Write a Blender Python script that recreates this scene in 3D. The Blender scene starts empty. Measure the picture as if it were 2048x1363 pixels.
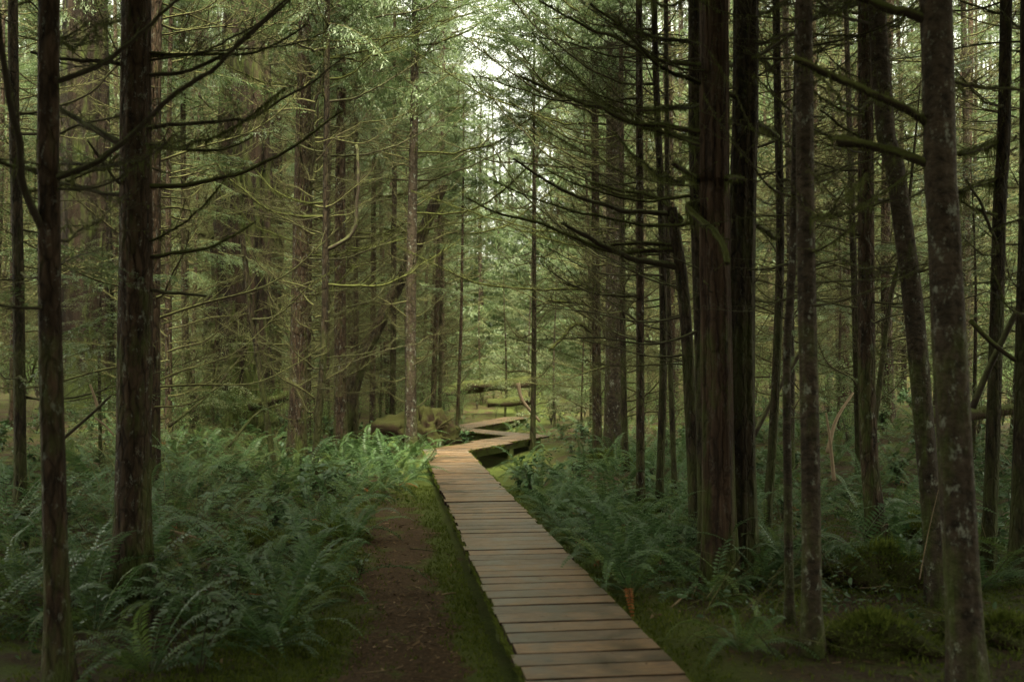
import bpy, math, random
import numpy as np
from mathutils import Matrix, Vector

rng = np.random.default_rng(11)
random.seed(11)
SC = bpy.context.scene
COL = SC.collection

# ------------------------------------------------------------------ camera
F_PX = 1991.0                     # 35 mm lens, in pixels of the 2048-wide photograph
CAM_Z = 1.65
PITCH = math.atan(54.0 / F_PX)
cam_data = bpy.data.cameras.new('camera')
cam = bpy.data.objects.new('camera', cam_data)
COL.objects.link(cam)
cam.location = (0, 0, CAM_Z)
cam.rotation_euler = (math.pi / 2 + PITCH, 0, 0)
cam_data.sensor_width = 36.0
cam_data.lens = 35.0
cam_data.clip_end = 600.0
cam_data.dof.use_dof = True
cam_data.dof.focus_distance = 14.0
cam_data.dof.aperture_fstop = 1.8
SC.camera = cam

# ------------------------------------------------------------------ world, sun, exposure
SUN_EL, SUN_AZ = math.radians(58), math.radians(176)
world = bpy.data.worlds.new('World')
SC.world = world
world.use_nodes = True
wn = world.node_tree
sky = wn.nodes.new('ShaderNodeTexSky')
sky.sky_type = 'NISHITA'
sky.sun_disc = False
sky.sun_elevation = SUN_EL
sky.sun_rotation = SUN_AZ
sky.dust_density = 3.0
sky.air_density = 1.0
hs = wn.nodes.new('ShaderNodeHueSaturation')
hs.inputs['Saturation'].default_value = 0.12
wn.links.new(sky.outputs[0], hs.inputs['Color'])
wn.links.new(hs.outputs[0], wn.nodes['Background'].inputs[0])
wn.nodes['Background'].inputs[1].default_value = 0.15
sun_data = bpy.data.lights.new('sun', 'SUN')
sun_data.energy = 1.5
sun_data.angle = math.radians(12)
sun_data.color = (1.0, 0.95, 0.86)
sun = bpy.data.objects.new('sun', sun_data)
COL.objects.link(sun)
sun.location = (0, 0, 40)
sun_dir = Vector((math.sin(SUN_AZ) * math.cos(SUN_EL), math.cos(SUN_AZ) * math.cos(SUN_EL), math.sin(SUN_EL)))
sun.rotation_euler = sun_dir.to_track_quat('Z', 'Y').to_euler()
SC.view_settings.view_transform = 'Standard'
SC.view_settings.look = 'None'
SC.view_settings.gamma = 1.0
SC.view_settings.use_curve_mapping = False
SC.view_settings.exposure = 2.88
SC.view_settings.use_white_balance = True
SC.view_settings.white_balance_temperature = 7900
SC.view_settings.white_balance_tint = -5
SC.render.engine = 'CYCLES'
SC.cycles.use_denoising = True
SC.cycles.max_bounces = 3
SC.cycles.diffuse_bounces = 2
SC.cycles.glossy_bounces = 2
SC.cycles.transmission_bounces = 2
SC.cycles.transparent_max_bounces = 4
SC.cycles.volume_bounces = 0
SC.cycles.caustics_reflective = False
SC.cycles.caustics_refractive = False
SC.cycles.sample_clamp_indirect = 4.0
SC.render.film_transparent = False
SC.cycles.debug_use_spatial_splits = True

# ------------------------------------------------------------------ pixel -> place
def pdir(u, v):
    cx, cy = (u - 1024.0) / F_PX, (681.5 - v) / F_PX
    return np.array([cx, math.cos(PITCH) - cy * math.sin(PITCH), math.sin(PITCH) + cy * math.cos(PITCH)])

def at_d(u, v, d):
    """the point seen at pixel (u, v) that stands d metres in front of the camera"""
    w = pdir(u, v)
    return np.array([0, 0, CAM_Z]) + w * (d / w[1])

def sstep(a, b, x):
    t = np.clip((np.asarray(x, float) - a) / (b - a), 0, 1)
    return t * t * (3 - 2 * t)

# value noise for shapes
_P = rng.random((64, 64))
def noise2(x, y):
    x = np.asarray(x, float); y = np.asarray(y, float)
    xi = np.floor(x).astype(int); yi = np.floor(y).astype(int)
    fx = x - xi; fy = y - yi
    fx = fx * fx * (3 - 2 * fx); fy = fy * fy * (3 - 2 * fy)
    a = _P[xi & 63, yi & 63]; b = _P[(xi + 1) & 63, yi & 63]
    c = _P[xi & 63, (yi + 1) & 63]; d = _P[(xi + 1) & 63, (yi + 1) & 63]
    return (a * (1 - fx) + b * fx) * (1 - fy) + (c * (1 - fx) + d * fx) * fy - 0.5

def fbm2(x, y, o=3):
    s, a = 0.0, 1.0
    for i in range(o):
        s = s + a * noise2(x * 2 ** i + 17.3 * i, y * 2 ** i + 5.1 * i); a *= 0.5
    return s

# ------------------------------------------------------------------ the boardwalk's course (deck top at z = 0)
DECK_W = 0.88
def deck_cx(y):                      # centreline of the walk, long first leg then zigzag
    return np.interp(y, [-10, 19.8, 24.5, 27.3, 34, 60], [2.43, -1.30, 0.38, -1.6, 0.3, 1.0])

def dirt_mask(x, y):                 # worn earth path left of the deck
    e = deck_cx(y) - DECK_W / 2
    t = e - x
    m = sstep(0.12, 0.42, t + 0.25 * fbm2(x * 1.3, y * 1.3)) * (1 - sstep(0.85, 1.25, t + 0.40 * fbm2(x * 0.9 + 9, y * 0.9)))
    return m * (1 - sstep(11.5, 15.5, y)) * sstep(-6, 2, y)

def ground_z(x, y):
    x = np.asarray(x, float); y = np.asarray(y, float)
    lat = np.abs(x - deck_cx(y))
    z = -0.24 + 0.10 * fbm2(x * 0.35, y * 0.35) * sstep(0.5, 2.5, lat)
    z = z + 0.055 * fbm2(x * 1.4 + 3, y * 1.4) * sstep(0.5, 1.6, lat)
    z = z + 0.95 * sstep(2.2, 10.0, lat) * sstep(9, 27, y)
    z = z + 1.6 * sstep(38, 75, y)
    z = z - 0.32 * np.exp(-(((x - 0.2) / 1.3) ** 2 + ((y - 21.0) / 1.6) ** 2))
    z = z - 0.25 * np.exp(-(((x + 0.6) / 1.6) ** 2 + ((y - 27.5) / 2.5) ** 2))
    z = z + 0.10 * sstep(0.45, 0.9, x - deck_cx(y)) * (1 - sstep(8, 12, y))
    return z

# ------------------------------------------------------------------ mesh building
class MB:
    def __init__(s): s.v = []; s.f = []; s.n = 0
    def add(s, v, f, m=0):
        v = np.asarray(v, np.float32); f = np.asarray(f, np.int64)
        s.v.append(v); s.f.append((f + s.n, m)); s.n += len(v)
    def add_mb(s, o, M=None):
        for f, m in o.f: s.f.append((f + s.n, m))
        v = np.concatenate(o.v)
        if M is not None:
            M = np.asarray(M); v = v @ M[:3, :3].T + M[:3, 3]
        s.v.append(v.astype(np.float32)); s.n += len(v)
    def mesh(s, name, mats, smooth=True):
        me = bpy.data.meshes.new(name)
        v = np.concatenate(s.v)
        me.vertices.add(len(v)); me.vertices.foreach_set('co', v.ravel().astype(np.float32))
        loops = np.concatenate([f.ravel() for f, m in s.f])
        tot = np.concatenate([np.full(len(f), f.shape[1]) for f, m in s.f])
        mi = np.concatenate([np.full(len(f), m) for f, m in s.f])
        start = np.concatenate([[0], np.cumsum(tot)[:-1]])
        me.loops.add(len(loops)); me.loops.foreach_set('vertex_index', loops.astype(np.int32))
        me.polygons.add(len(tot)); me.polygons.foreach_set('loop_start', start.astype(np.int32))
        me.polygons.foreach_set('material_index', mi.astype(np.int32))
        me.polygons.foreach_set('use_smooth', np.full(len(tot), smooth))
        me.update(calc_edges=True)
        me.validate()
        for m in (mats if isinstance(mats, (list, tuple)) else [mats]): me.materials.append(m)
        return me

def tube(mb, path, rad, sides=6, m=0, cap=False):
    p = np.asarray(path, float); n = len(p)
    rad = np.broadcast_to(np.asarray(rad, float), (n,))
    t = np.gradient(p, axis=0); t /= np.linalg.norm(t, axis=1)[:, None] + 1e-9
    mean = np.abs(t.mean(0)); ref = np.eye(3)[np.argmin(mean)]
    a = np.cross(t, ref); a /= np.linalg.norm(a, axis=1)[:, None] + 1e-9
    b = np.cross(t, a)
    th = np.arange(sides) * 2 * np.pi / sides
    v = p[:, None] + rad[:, None, None] * (np.cos(th)[None, :, None] * a[:, None] + np.sin(th)[None, :, None] * b[:, None])
    v = v.reshape(-1, 3)
    i = np.arange(n - 1)[:, None] * sides; j = np.arange(sides)[None]; k = (j + 1) % sides
    f = np.stack([i + j, i + k, i + sides + k, i + sides + j], -1).reshape(-1, 4)
    if cap:
        v = np.vstack([v, p[:1], p[-1:]])
        c0 = n * sides; e = (n - 1) * sides
        js = np.arange(sides); ks = (js + 1) % sides
        mb.add(v, f, m)
        base = mb.n - len(v)
        mb.f.append((np.stack([np.full(sides, c0), ks, js], -1) + base, m))
        mb.f.append((np.stack([np.full(sides, c0 + 1), e + js, e + ks], -1) + base, m))
    else:
        mb.add(v, f, m)

def spline(pts, n):
    p = np.asarray(pts, float)
    if len(p) < 3:
        t = np.linspace(0, 1, n)[:, None]; return p[0] * (1 - t) + p[-1] * t
    s = np.concatenate([[0], np.cumsum(np.linalg.norm(np.diff(p, axis=0), axis=1))])
    q = np.vstack([2 * p[0] - p[1], p, 2 * p[-1] - p[-2]])
    out = []
    for u in np.linspace(0, s[-1], n):
        k = min(max(np.searchsorted(s, u) - 1, 0), len(p) - 2)
        t = (u - s[k]) / max(s[k + 1] - s[k], 1e-9)
        a, b, c, d = q[k], q[k + 1], q[k + 2], q[k + 3]
        out.append(0.5 * ((2 * b) + (c - a) * t + (2 * a - 5 * b + 4 * c - d) * t * t + (3 * b - a - 3 * c + d) * t ** 3))
    return np.array(out)

def rotz(a):
    c, s = math.cos(a), math.sin(a)
    M = np.eye(4); M[:2, :2] = [[c, -s], [s, c]]; return M
def roty(a):
    c, s = math.cos(a), math.sin(a)
    M = np.eye(4); M[0, 0] = c; M[0, 2] = s; M[2, 0] = -s; M[2, 2] = c; return M
def rotx(a):
    c, s = math.cos(a), math.sin(a)
    M = np.eye(4); M[1, 1] = c; M[1, 2] = -s; M[2, 1] = s; M[2, 2] = c; return M
def trans(p):
    M = np.eye(4); M[:3, 3] = p; return M
def scale(s):
    M = np.eye(4); M[:3, :3] *= s; return M

# ------------------------------------------------------------------ objects
def put(name, me, parent=None, loc=(0, 0, 0), rot=(0, 0, 0), sc=(1, 1, 1)):
    o = bpy.data.objects.new(name, me); COL.objects.link(o)
    o.location = [float(a) for a in loc]; o.rotation_euler = [float(a) for a in rot]
    o.scale = (sc, sc, sc) if isinstance(sc, (int, float)) else [float(a) for a in sc]
    if parent is not None: o.parent = parent
    return o
def tag(o, label, cat, group=None, kind=None):
    o['label'] = label; o['category'] = cat
    if group: o['group'] = group
    if kind: o['kind'] = kind
    return o
def thing(name, label, cat, loc, group=None, rz=0.0):
    o = put(name, None, None, loc, (0, 0, rz)); o.empty_display_size = 0.1
    return tag(o, label, cat, group)

# ------------------------------------------------------------------ materials
class Mat:
    def __init__(s, name):
        s.m = bpy.data.materials.new(name); s.m.use_nodes = True
        s.t = s.m.node_tree; s.b = s.t.nodes['Principled BSDF']
    def n(s, kind, **kw):
        nd = s.t.nodes.new('ShaderNode' + kind)
        for k, v in kw.items(): setattr(nd, k, v)
        return nd
    def l(s, a, b): s.t.links.new(a, b)
    def coord(s, sc=(1, 1, 1), out='Object'):
        c = s.n('TexCoord'); mp = s.n('Mapping'); mp.inputs['Scale'].default_value = sc
        s.l(c.outputs[out], mp.inputs[0]); return mp.outputs[0]
    def noise(s, vec, sc, det=3.0, rough=0.6):
        nd = s.n('TexNoise'); nd.inputs['Scale'].default_value = sc
        nd.inputs['Detail'].default_value = det; nd.inputs['Roughness'].default_value = rough
        if vec is not None: s.l(vec, nd.inputs['Vector'])
        return nd.outputs[0]
    def ramp(s, fac, stops):
        r = s.n('ValToRGB'); e = r.color_ramp.elements
        while len(e) < len(stops): e.new(0.5)
        for i, (p, c) in enumerate(stops):
            e[i].position = p; e[i].color = (*c, 1) if len(c) == 3 else c
        s.l(fac, r.inputs[0]); return r.outputs[0]
    def mix(s, fac, a, b, mode='MIX'):
        x = s.n('Mix', data_type='RGBA', blend_type=mode)
        for k, val in ((0, fac), (6, a), (7, b)):
            if isinstance(val, (tuple, list)): x.inputs[k].default_value = (*val, 1)
            elif isinstance(val, (int, float)): x.inputs[k].default_value = val
            else: s.l(val, x.inputs[k])
        return x.outputs[2]
    def math(s, op, a, b=0.0):
        x = s.n('Math', operation=op)
        for k, val in ((0, a), (1, b)):
            if isinstance(val, (int, float)): x.inputs[k].default_value = val
            else: s.l(val, x.inputs[k])
        return x.outputs[0]
    def bump(s, h, strength=0.5, dist=0.02):
        b = s.n('Bump'); b.inputs['Strength'].default_value = strength; b.inputs['Distance'].default_value = dist
        s.l(h, b.inputs['Height']); s.l(b.outputs[0], s.b.inputs['Normal'])
    def upz(s):
        g = s.n('NewGeometry'); x = s.n('SeparateXYZ'); s.l(g.outputs['Normal'], x.inputs[0]); return x.outputs[2]
    def posz(s):
        g = s.n('NewGeometry'); x = s.n('SeparateXYZ'); s.l(g.outputs['Position'], x.inputs[0]); return x.outputs[2]
    def objrand(s): return s.n('ObjectInfo').outputs['Random']
    def island(s): return s.n('NewGeometry').outputs['Random Per Island']
    def set(s, col=None, rough=0.8, spec=0.3):
        if col is not None:
            if isinstance(col, (tuple, list)): s.b.inputs['Base Color'].default_value = (*col, 1)
            else: s.l(col, s.b.inputs['Base Color'])
        s.b.inputs['Roughness'].default_value = rough
        s.b.inputs['Specular IOR Level'].default_value = spec
        return s.m

def bark_mat(name, dark, light, lichen, moss_amt, stretch=0.18, freq=28, moss_col=(0.055, 0.07, 0.018)):
    m = Mat(name)
    vec = m.coord((1, 1, stretch))
    a = m.noise(vec, freq, 4, 0.65)
    col = m.ramp(a, [(0.30, dark), (0.62, light)])
    big = m.noise(m.coord((1, 1, 0.5)), 2.3, 3)
    col = m.mix(m.math('MULTIPLY', m.objrand(), 0.35), col, dark)
    tone = m.ramp(big, [(0.3, (0.62, 0.60, 0.58)), (0.7, (1.15, 1.1, 1.05))])
    col = m.mix(1.0, col, tone, 'MULTIPLY')
    vo = m.n('TexVoronoi', feature='DISTANCE_TO_EDGE'); vo.inputs['Scale'].default_value = freq * 0.55
    wv = m.n('VectorMath', operation='ADD'); m.l(m.coord((1, 1, min(max(stretch, 0.05) * 1.6, 0.5))), wv.inputs[0])
    wn_ = m.n('VectorMath', operation='SCALE'); wn_.inputs['Scale'].default_value = 0.06
    wt = m.n('TexNoise'); wt.inputs['Scale'].default_value = 7.0; m.l(m.coord(), wt.inputs['Vector'])
    m.l(wt.outputs['Color'], wn_.inputs[0]); m.l(wn_.outputs[0], wv.inputs[1]); m.l(wv.outputs[0], vo.inputs['Vector'])
    ck = 0.42 if stretch < 1 else 0.86
    crack = m.ramp(vo.outputs['Distance'], [(0.0, (ck, ck * 0.96, ck * 0.92)), (0.16, (1, 1, 1))])
    col = m.mix(0.85, col, crack, 'MULTIPLY')
    if lichen > 0:
        ln = m.noise(m.coord((1, 1, 0.6)), 15, 4, 0.8)
        lm = m.ramp(ln, [(0.575, (0, 0, 0)), (0.66, (lichen * 0.85,) * 3)])
        col = m.mix(lm, col, (0.22, 0.23, 0.19))
    mn = m.noise(m.coord((1, 1, 0.35)), 3.2, 4, 0.7)
    lowz = m.n('MapRange'); m.l(m.posz(), lowz.inputs[0])
    lowz.inputs[1].default_value = -0.3; lowz.inputs[2].default_value = 3.0; lowz.inputs[3].default_value = 0.22; lowz.inputs[4].default_value = 0.0
    mm = m.math('ADD', mn, lowz.outputs[0])
    mf = m.ramp(mm, [(0.66 - 0.22 * moss_amt, (0, 0, 0)), (0.80 - 0.18 * moss_amt, (0.85,) * 3)])
    mcol = m.ramp(m.noise(None, 60, 2), [(0.3, tuple(c * 0.55 for c in moss_col)), (0.7, tuple(c * 1.35 for c in moss_col))])
    col = m.mix(mf, col, mcol)
    m.bump(m.math('ADD', m.math('MULTIPLY', crack, 0.6), m.math('ADD', a, m.math('MULTIPLY', mf, 0.3))), 1.0, 0.035)
    return m.set(col, 0.9, 0.15)

M_HEM = bark_mat('hemlock_bark', (0.018, 0.013, 0.009), (0.092, 0.060, 0.040), 0.7, 0.30)
M_MOSSBARK = bark_mat('mossy_bark', (0.016, 0.012, 0.008), (0.066, 0.048, 0.031), 0.25, 0.55, moss_col=(0.046, 0.052, 0.016))
M_ALDER = bark_mat('pale_blotched_bark', (0.020, 0.016, 0.012), (0.082, 0.063, 0.046), 1.0, 0.22, stretch=1.3, freq=16)
M_CEDAR = bark_mat('cedar_bark', (0.016, 0.010, 0.007), (0.100, 0.062, 0.041), 0.15, 0.30, stretch=0.035, freq=30)
M_OLDCEDAR = bark_mat('old_cedar_bark', (0.008, 0.006, 0.004), (0.046, 0.030, 0.021), 0.10, 0.7, stretch=0.04, freq=6)

def branch_mat(name, wood, moss, bias):
    m = Mat(name)
    nz = m.noise(m.coord(), 5.0, 3)
    f = m.math('ADD', m.math('MULTIPLY', m.upz(), 0.35), m.math('ADD', nz, bias))
    fr = m.ramp(f, [(0.50, (0, 0, 0)), (0.66, (1, 1, 1))])
    fine = m.noise(m.coord(), 70, 2)
    mc = m.mix(fine, tuple(c * 0.5 for c in moss), tuple(c * 1.5 for c in moss))
    col = m.mix(fr, wood, mc)
    m.bump(fine, 0.5, 0.006)
    return m.set(col, 0.9, 0.12)
M_BR = branch_mat('dead_branch_bark', (0.042, 0.032, 0.023), (0.080, 0.082, 0.038), 0.0)
M_BRM = branch_mat('mossy_branch_bark', (0.030, 0.021, 0.014), (0.066, 0.072, 0.022), 0.12)
M_TWIG = branch_mat('twiggy_wood', (0.058, 0.044, 0.029), (0.105, 0.106, 0.042), 0.02)
M_BLEACH = branch_mat('bleached_wood', (0.230, 0.165, 0.110), (0.10, 0.09, 0.04), -0.25)

def leaf_mat(name, a, b, rough=0.5, spec=0.4, trans=0.35):
    m = Mat(name)
    col = m.mix(m.island(), a, b)
    col = m.mix(m.math('MULTIPLY', m.objrand(), 0.5), col, m.mix(1.0, col, (0.70, 0.74, 0.66), 'MULTIPLY'))
    m.set(col, rough, spec)
    tr = m.n('BsdfTranslucent'); m.l(col, tr.inputs[0])
    mx = m.n('MixShader'); mx.inputs[0].default_value = trans
    m.l(m.b.outputs[0], mx.inputs[1]); m.l(tr.outputs[0], mx.inputs[2])
    m.l(mx.outputs[0], m.t.nodes['Material Output'].inputs[0])
    return m.m
M_NEEDLE = leaf_mat('hemlock_needles', (0.066, 0.108, 0.040), (0.155, 0.196, 0.088), 0.42, 0.5, 0.34)
M_YOUNG = leaf_mat('young_hemlock_needles', (0.085, 0.110, 0.046), (0.150, 0.165, 0.078), 0.5, 0.4, 0.35)
M_FERN = leaf_mat('sword_fern_green', (0.042, 0.086, 0.028), (0.090, 0.148, 0.052), 0.45, 0.34, 0.25)
M_FERN2 = leaf_mat('sword_fern_fresh_green', (0.070, 0.112, 0.028), (0.125, 0.172, 0.048), 0.5, 0.25, 0.3)
M_FERNDEAD = leaf_mat('withered_fern', (0.22, 0.075, 0.025), (0.30, 0.12, 0.04), 0.7, 0.2, 0.2)
M_SALAL = leaf_mat('salal_leaf', (0.032, 0.070, 0.024), (0.070, 0.122, 0.046), 0.42, 0.40, 0.2)
M_HUCK = leaf_mat('huckleberry_leaf', (0.095, 0.160, 0.050), (0.175, 0.255, 0.090), 0.5, 0.4, 0.4)
M_MOSS = leaf_mat('moss_tufts', (0.062, 0.084, 0.016), (0.150, 0.175, 0.036), 0.9, 0.1, 0.3)
M_HANG = leaf_mat('hanging_moss', (0.065, 0.075, 0.024), (0.120, 0.124, 0.044), 0.95, 0.05, 0.3)

def litter_mat():
    m = Mat('leaf_litter')
    c = m.ramp(m.island(), [(0.0, (0.036, 0.020, 0.010)), (0.5, (0.078, 0.046, 0.024)), (0.85, (0.145, 0.092, 0.050)), (1.0, (0.25, 0.175, 0.105))])
    return m.set(c, 0.85, 0.2)
M_LITTER = litter_mat()

def ground_mat():
    m = Mat('forest_floor')
    at = m.n('VertexColor', layer_name='mask')
    sp = m.n('SeparateColor'); m.l(at.outputs[0], sp.inputs[0])
    v = m.coord()
    f1 = m.noise(v, 35, 4, 0.7); f2 = m.noise(v, 3.0, 3)
    dirt = m.ramp(f1, [(0.25, (0.018, 0.011, 0.006)), (0.55, (0.070, 0.041, 0.021)), (0.75, (0.135, 0.082, 0.043))])
    moss = m.ramp(m.noise(v, 60, 3, 0.7), [(0.25, (0.024, 0.034, 0.008)), (0.75, (0.105, 0.130, 0.028))])
    duff = m.ramp(f1, [(0.25, (0.016, 0.011, 0.007)), (0.75, (0.085, 0.055, 0.030))])
    mm = m.ramp(m.math('ADD', f2, m.math('MULTIPLY', f1, 0.25)), [(0.58, (0, 0, 0)), (0.76, (1, 1, 1))])
    col = m.mix(mm, duff, moss)
    col = m.mix(sp.outputs[1], col, moss)
    dm = m.math('SUBTRACT', sp.outputs[0], m.math('MULTIPLY', m.math('SUBTRACT', f2, 0.47), 2.6))
    col = m.mix(m.ramp(dm, [(0.35, (0, 0, 0)), (0.65, (1, 1, 1))]), col, dirt)
    m.bump(f1, 0.8, 0.03)
    return m.set(col, 0.92, 0.15)
M_GROUND = ground_mat()

def deck_mat():
    m = Mat('weathered_plank')
    c = m.n('TexCoord'); oi = m.n('ObjectInfo')
    ad = m.n('VectorMath', operation='ADD')
    cmb = m.n('CombineXYZ')
    m.l(m.math('MULTIPLY', oi.outputs['Random'], 57.0), cmb.inputs[0]); m.l(m.math('MULTIPLY', oi.outputs['Random'], 31.0), cmb.inputs[1])
    m.l(c.outputs['Object'], ad.inputs[0]); m.l(cmb.outputs[0], ad.inputs[1])
    mp = m.n('Mapping'); mp.inputs['Scale'].default_value = (0.8, 6.5, 4.0); m.l(ad.outputs[0], mp.inputs[0])
    grain = m.noise(mp.outputs[0], 9, 5, 0.7)
    blot = m.noise(ad.outputs[0], 3.2, 3, 0.6)
    col = m.ramp(grain, [(0.32, (0.026, 0.015, 0.008)), (0.44, (0.108, 0.061, 0.029)), (0.56, (0.168, 0.099, 0.049)), (0.68, (0.285, 0.185, 0.102))])
    tone = m.ramp(oi.outputs['Random'], [(0.0, (0.62, 0.63, 0.66)), (0.45, (0.98, 0.95, 0.92)), (1.0, (1.25, 1.14, 1.02))])
    col = m.mix(1.0, col, tone, 'MULTIPLY')
    damp = m.ramp(blot, [(0.38, (0.34, 0.35, 0.38)), (0.54, (1, 1, 1))])
    col = m.mix(0.8, col, damp, 'MULTIPLY')
    kn = m.n('TexVoronoi'); kn.inputs['Scale'].default_value = 3.0; m.l(ad.outputs[0], kn.inputs['Vector'])
    kf = m.ramp(kn.outputs['Distance'], [(0.04, (1, 1, 1)), (0.11, (0, 0, 0))])
    col = m.mix(m.math('MULTIPLY', kf, 0.8), col, (0.020, 0.017, 0.016))
    spk = m.ramp(m.noise(ad.outputs[0], 120, 2), [(0.70, (0, 0, 0)), (0.76, (1, 1, 1))])
    col = m.mix(m.math('MULTIPLY', spk, 0.5), col, (0.36, 0.25, 0.13))
    m.bump(grain, 0.35, 0.006)
    rr = m.ramp(blot, [(0.35, (0.30,) * 3), (0.65, (0.52,) * 3)])
    m.l(rr, m.b.inputs['Roughness'])
    r = m.set(col, 0.5, 0.7); m.l(rr, m.b.inputs['Roughness'])
    return r
M_DECK = deck_mat()
M_DECKSIDE = Mat('gap_shaded_plank_side').set((0.020, 0.011, 0.007), 0.95, 0.1)  # near-black plank sides: shade of the gaps put into the colour
M_BEAM = bark_mat('damp_beam_wood', (0.020, 0.013, 0.009), (0.085, 0.055, 0.036), 0.0, 0.55, stretch=1.0, freq=10)

def lump_mat(name, soil, moss, bias):
    m = Mat(name)
    nz = m.noise(m.coord(), 3.0, 5, 0.7); fine = m.noise(m.coord(), 45, 3, 0.7)
    f = m.math('ADD', m.math('MULTIPLY', m.upz(), 0.30), m.math('ADD', nz, bias))
    fr = m.ramp(f, [(0.48, (0, 0, 0)), (0.66, (1, 1, 1))])
    c1 = m.mix(fine, tuple(c * 0.4 for c in soil), tuple(c * 1.6 for c in soil))
    c2 = m.mix(fine, tuple(c * 0.4 for c in moss), tuple(c * 1.6 for c in moss))
    m.bump(fine, 0.9, 0.03)
    return m.set(m.mix(fr, c1, c2), 0.95, 0.1)
M_ROOT = lump_mat('rootwad_soil', (0.036, 0.024, 0.015), (0.052, 0.052, 0.018), 0.0)
M_MLOG = lump_mat('mossy_log_bark', (0.042, 0.029, 0.019), (0.058, 0.064, 0.021), 0.04)
M_HUMMOCK = lump_mat('mossy_hummock', (0.040, 0.027, 0.016), (0.046, 0.048, 0.016), 0.02)

# ================================================================== GROUND
def warp(n, a, b, c, k):            # finer spacing near c
    t = np.linspace(-1, 1, n)
    s = np.sinh(k * t) / math.sinh(k)
    return np.where(s < 0, c + s * (c - a), c + s * (b - c))
gx = warp(330, -150, 150, -0.5, 5.2)
gy = warp(380, -60, 260, 8.0, 4.6)
GX, GY = np.meshgrid(gx, gy)
GZ = ground_z(GX, GY)
near = np.exp(-((GX / 9.0) ** 2 + ((GY - 9) / 12.0) ** 2))
GZ = GZ + near * 0.022 * fbm2(GX * 6, GY * 6, 3)
mb = MB()
nx, ny = len(gx), len(gy)
i = (np.arange(ny - 1)[:, None] * nx + np.arange(nx - 1)[None]).ravel()
mb.add(np.stack([GX, GY, GZ], -1).reshape(-1, 3), np.stack([i, i + 1, i + nx + 1, i + nx], -1))
gme = mb.mesh('forest_floor', M_GROUND)
ca = gme.color_attributes.new('mask', 'FLOAT_COLOR', 'POINT')
dm = dirt_mask(GX, GY)
lat = GX - deck_cx(GY)
mossm = np.exp(-((np.abs(lat) - 0.62) / 0.42) ** 2) * 0.9 + 0.9 * np.exp(-((lat + 1.85) / 0.50) ** 2) * (1 - sstep(10, 15, GY))
mossm = mossm + 0.4 * np.exp(-(((GX - 0.4) / 1.2) ** 2 + ((GY - 20) / 2.5) ** 2))
mossm = np.clip(mossm, 0, 1)
cols = np.stack([dm, mossm, 0 * dm, 0 * dm + 1], -1).reshape(-1, 4).astype(np.float32)
ca.data.foreach_set('color', cols.ravel())
g = put('ground', gme); g['kind'] = 'structure'; g['label'] = 'mossy forest floor with a worn earth path beside the boardwalk'

# ================================================================== BOARDWALK
walk = thing('boardwalk', 'narrow zigzag wooden boardwalk of worn cross planks winding away between the trees', 'boardwalk', (0, 0, 0))
PITCHP = 0.235
def clip_poly(poly, p, nrm):         # keep the side where (q - p).nrm >= 0
    out = []
    for k in range(len(poly)):
        a, b = poly[k], poly[(k + 1) % len(poly)]
        da, db = np.dot(a - p, nrm), np.dot(b - p, nrm)
        if da >= 0: out.append(a)
        if da * db < 0: out.append(a + (b - a) * (da / (da - db)))
    return out
def plank_mesh(poly, name='plank'):
    """board outline -> slightly wavy, round-edged board; local x along the board, y along the walk"""
    poly = np.array(poly)
    if len(poly) == 4:               # refine the two long edges
        a, b, c, d = poly
        t = np.linspace(0, 1, 8)[:, None]
        e1 = a * (1 - t) + b * t; e2 = c * (1 - t) + d * t
        w = rng.normal(0, 0.0022, (2, 8)); e1[:, 1] += np.cumsum(w[0]) * 0.8; e2[:, 1] += np.cumsum(w[1]) * 0.8
        poly = np.vstack([e1, e2])
    n = len(poly); th = 0.045
    cen = poly.mean(0)
    ins = poly + (cen - poly) * np.array([0.004, 0.016])
    sag = rng.normal(0, 0.0012)
    z0 = rng.normal(0, 0.0018)
    top = np.column_stack([ins, np.full(n, z0) + sag])
    sh = np.column_stack([poly, np.full(n, z0 - 0.003)])
    bot = np.column_stack([poly, np.full(n, -th)])
    v = np.vstack([top, sh, bot])
    mbp = MB()
    j = np.arange(n); k = (j + 1) % n
    mbp.add(v, np.stack([j + n, k + n, k, j], -1))
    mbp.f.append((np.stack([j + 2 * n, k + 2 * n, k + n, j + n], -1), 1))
    if n == 16:
        q = np.arange(7)
        mbp.f.append((np.stack([q, q + 1, 14 - q, 15 - q], -1), 0))
        mbp.f.append((np.stack([32 + 15 - q, 32 + 14 - q, 32 + q + 1, 32 + q], -1), 0))
    else:
        for q in range(1, n - 1):
            mbp.f.append((np.array([[0, q, q + 1]]), 0))
            mbp.f.append((np.array([[2 * n, 2 * n + q + 1, 2 * n + q]]), 0))
    return mbp.mesh(name, [M_DECK, M_DECKSIDE], smooth=False)

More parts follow.
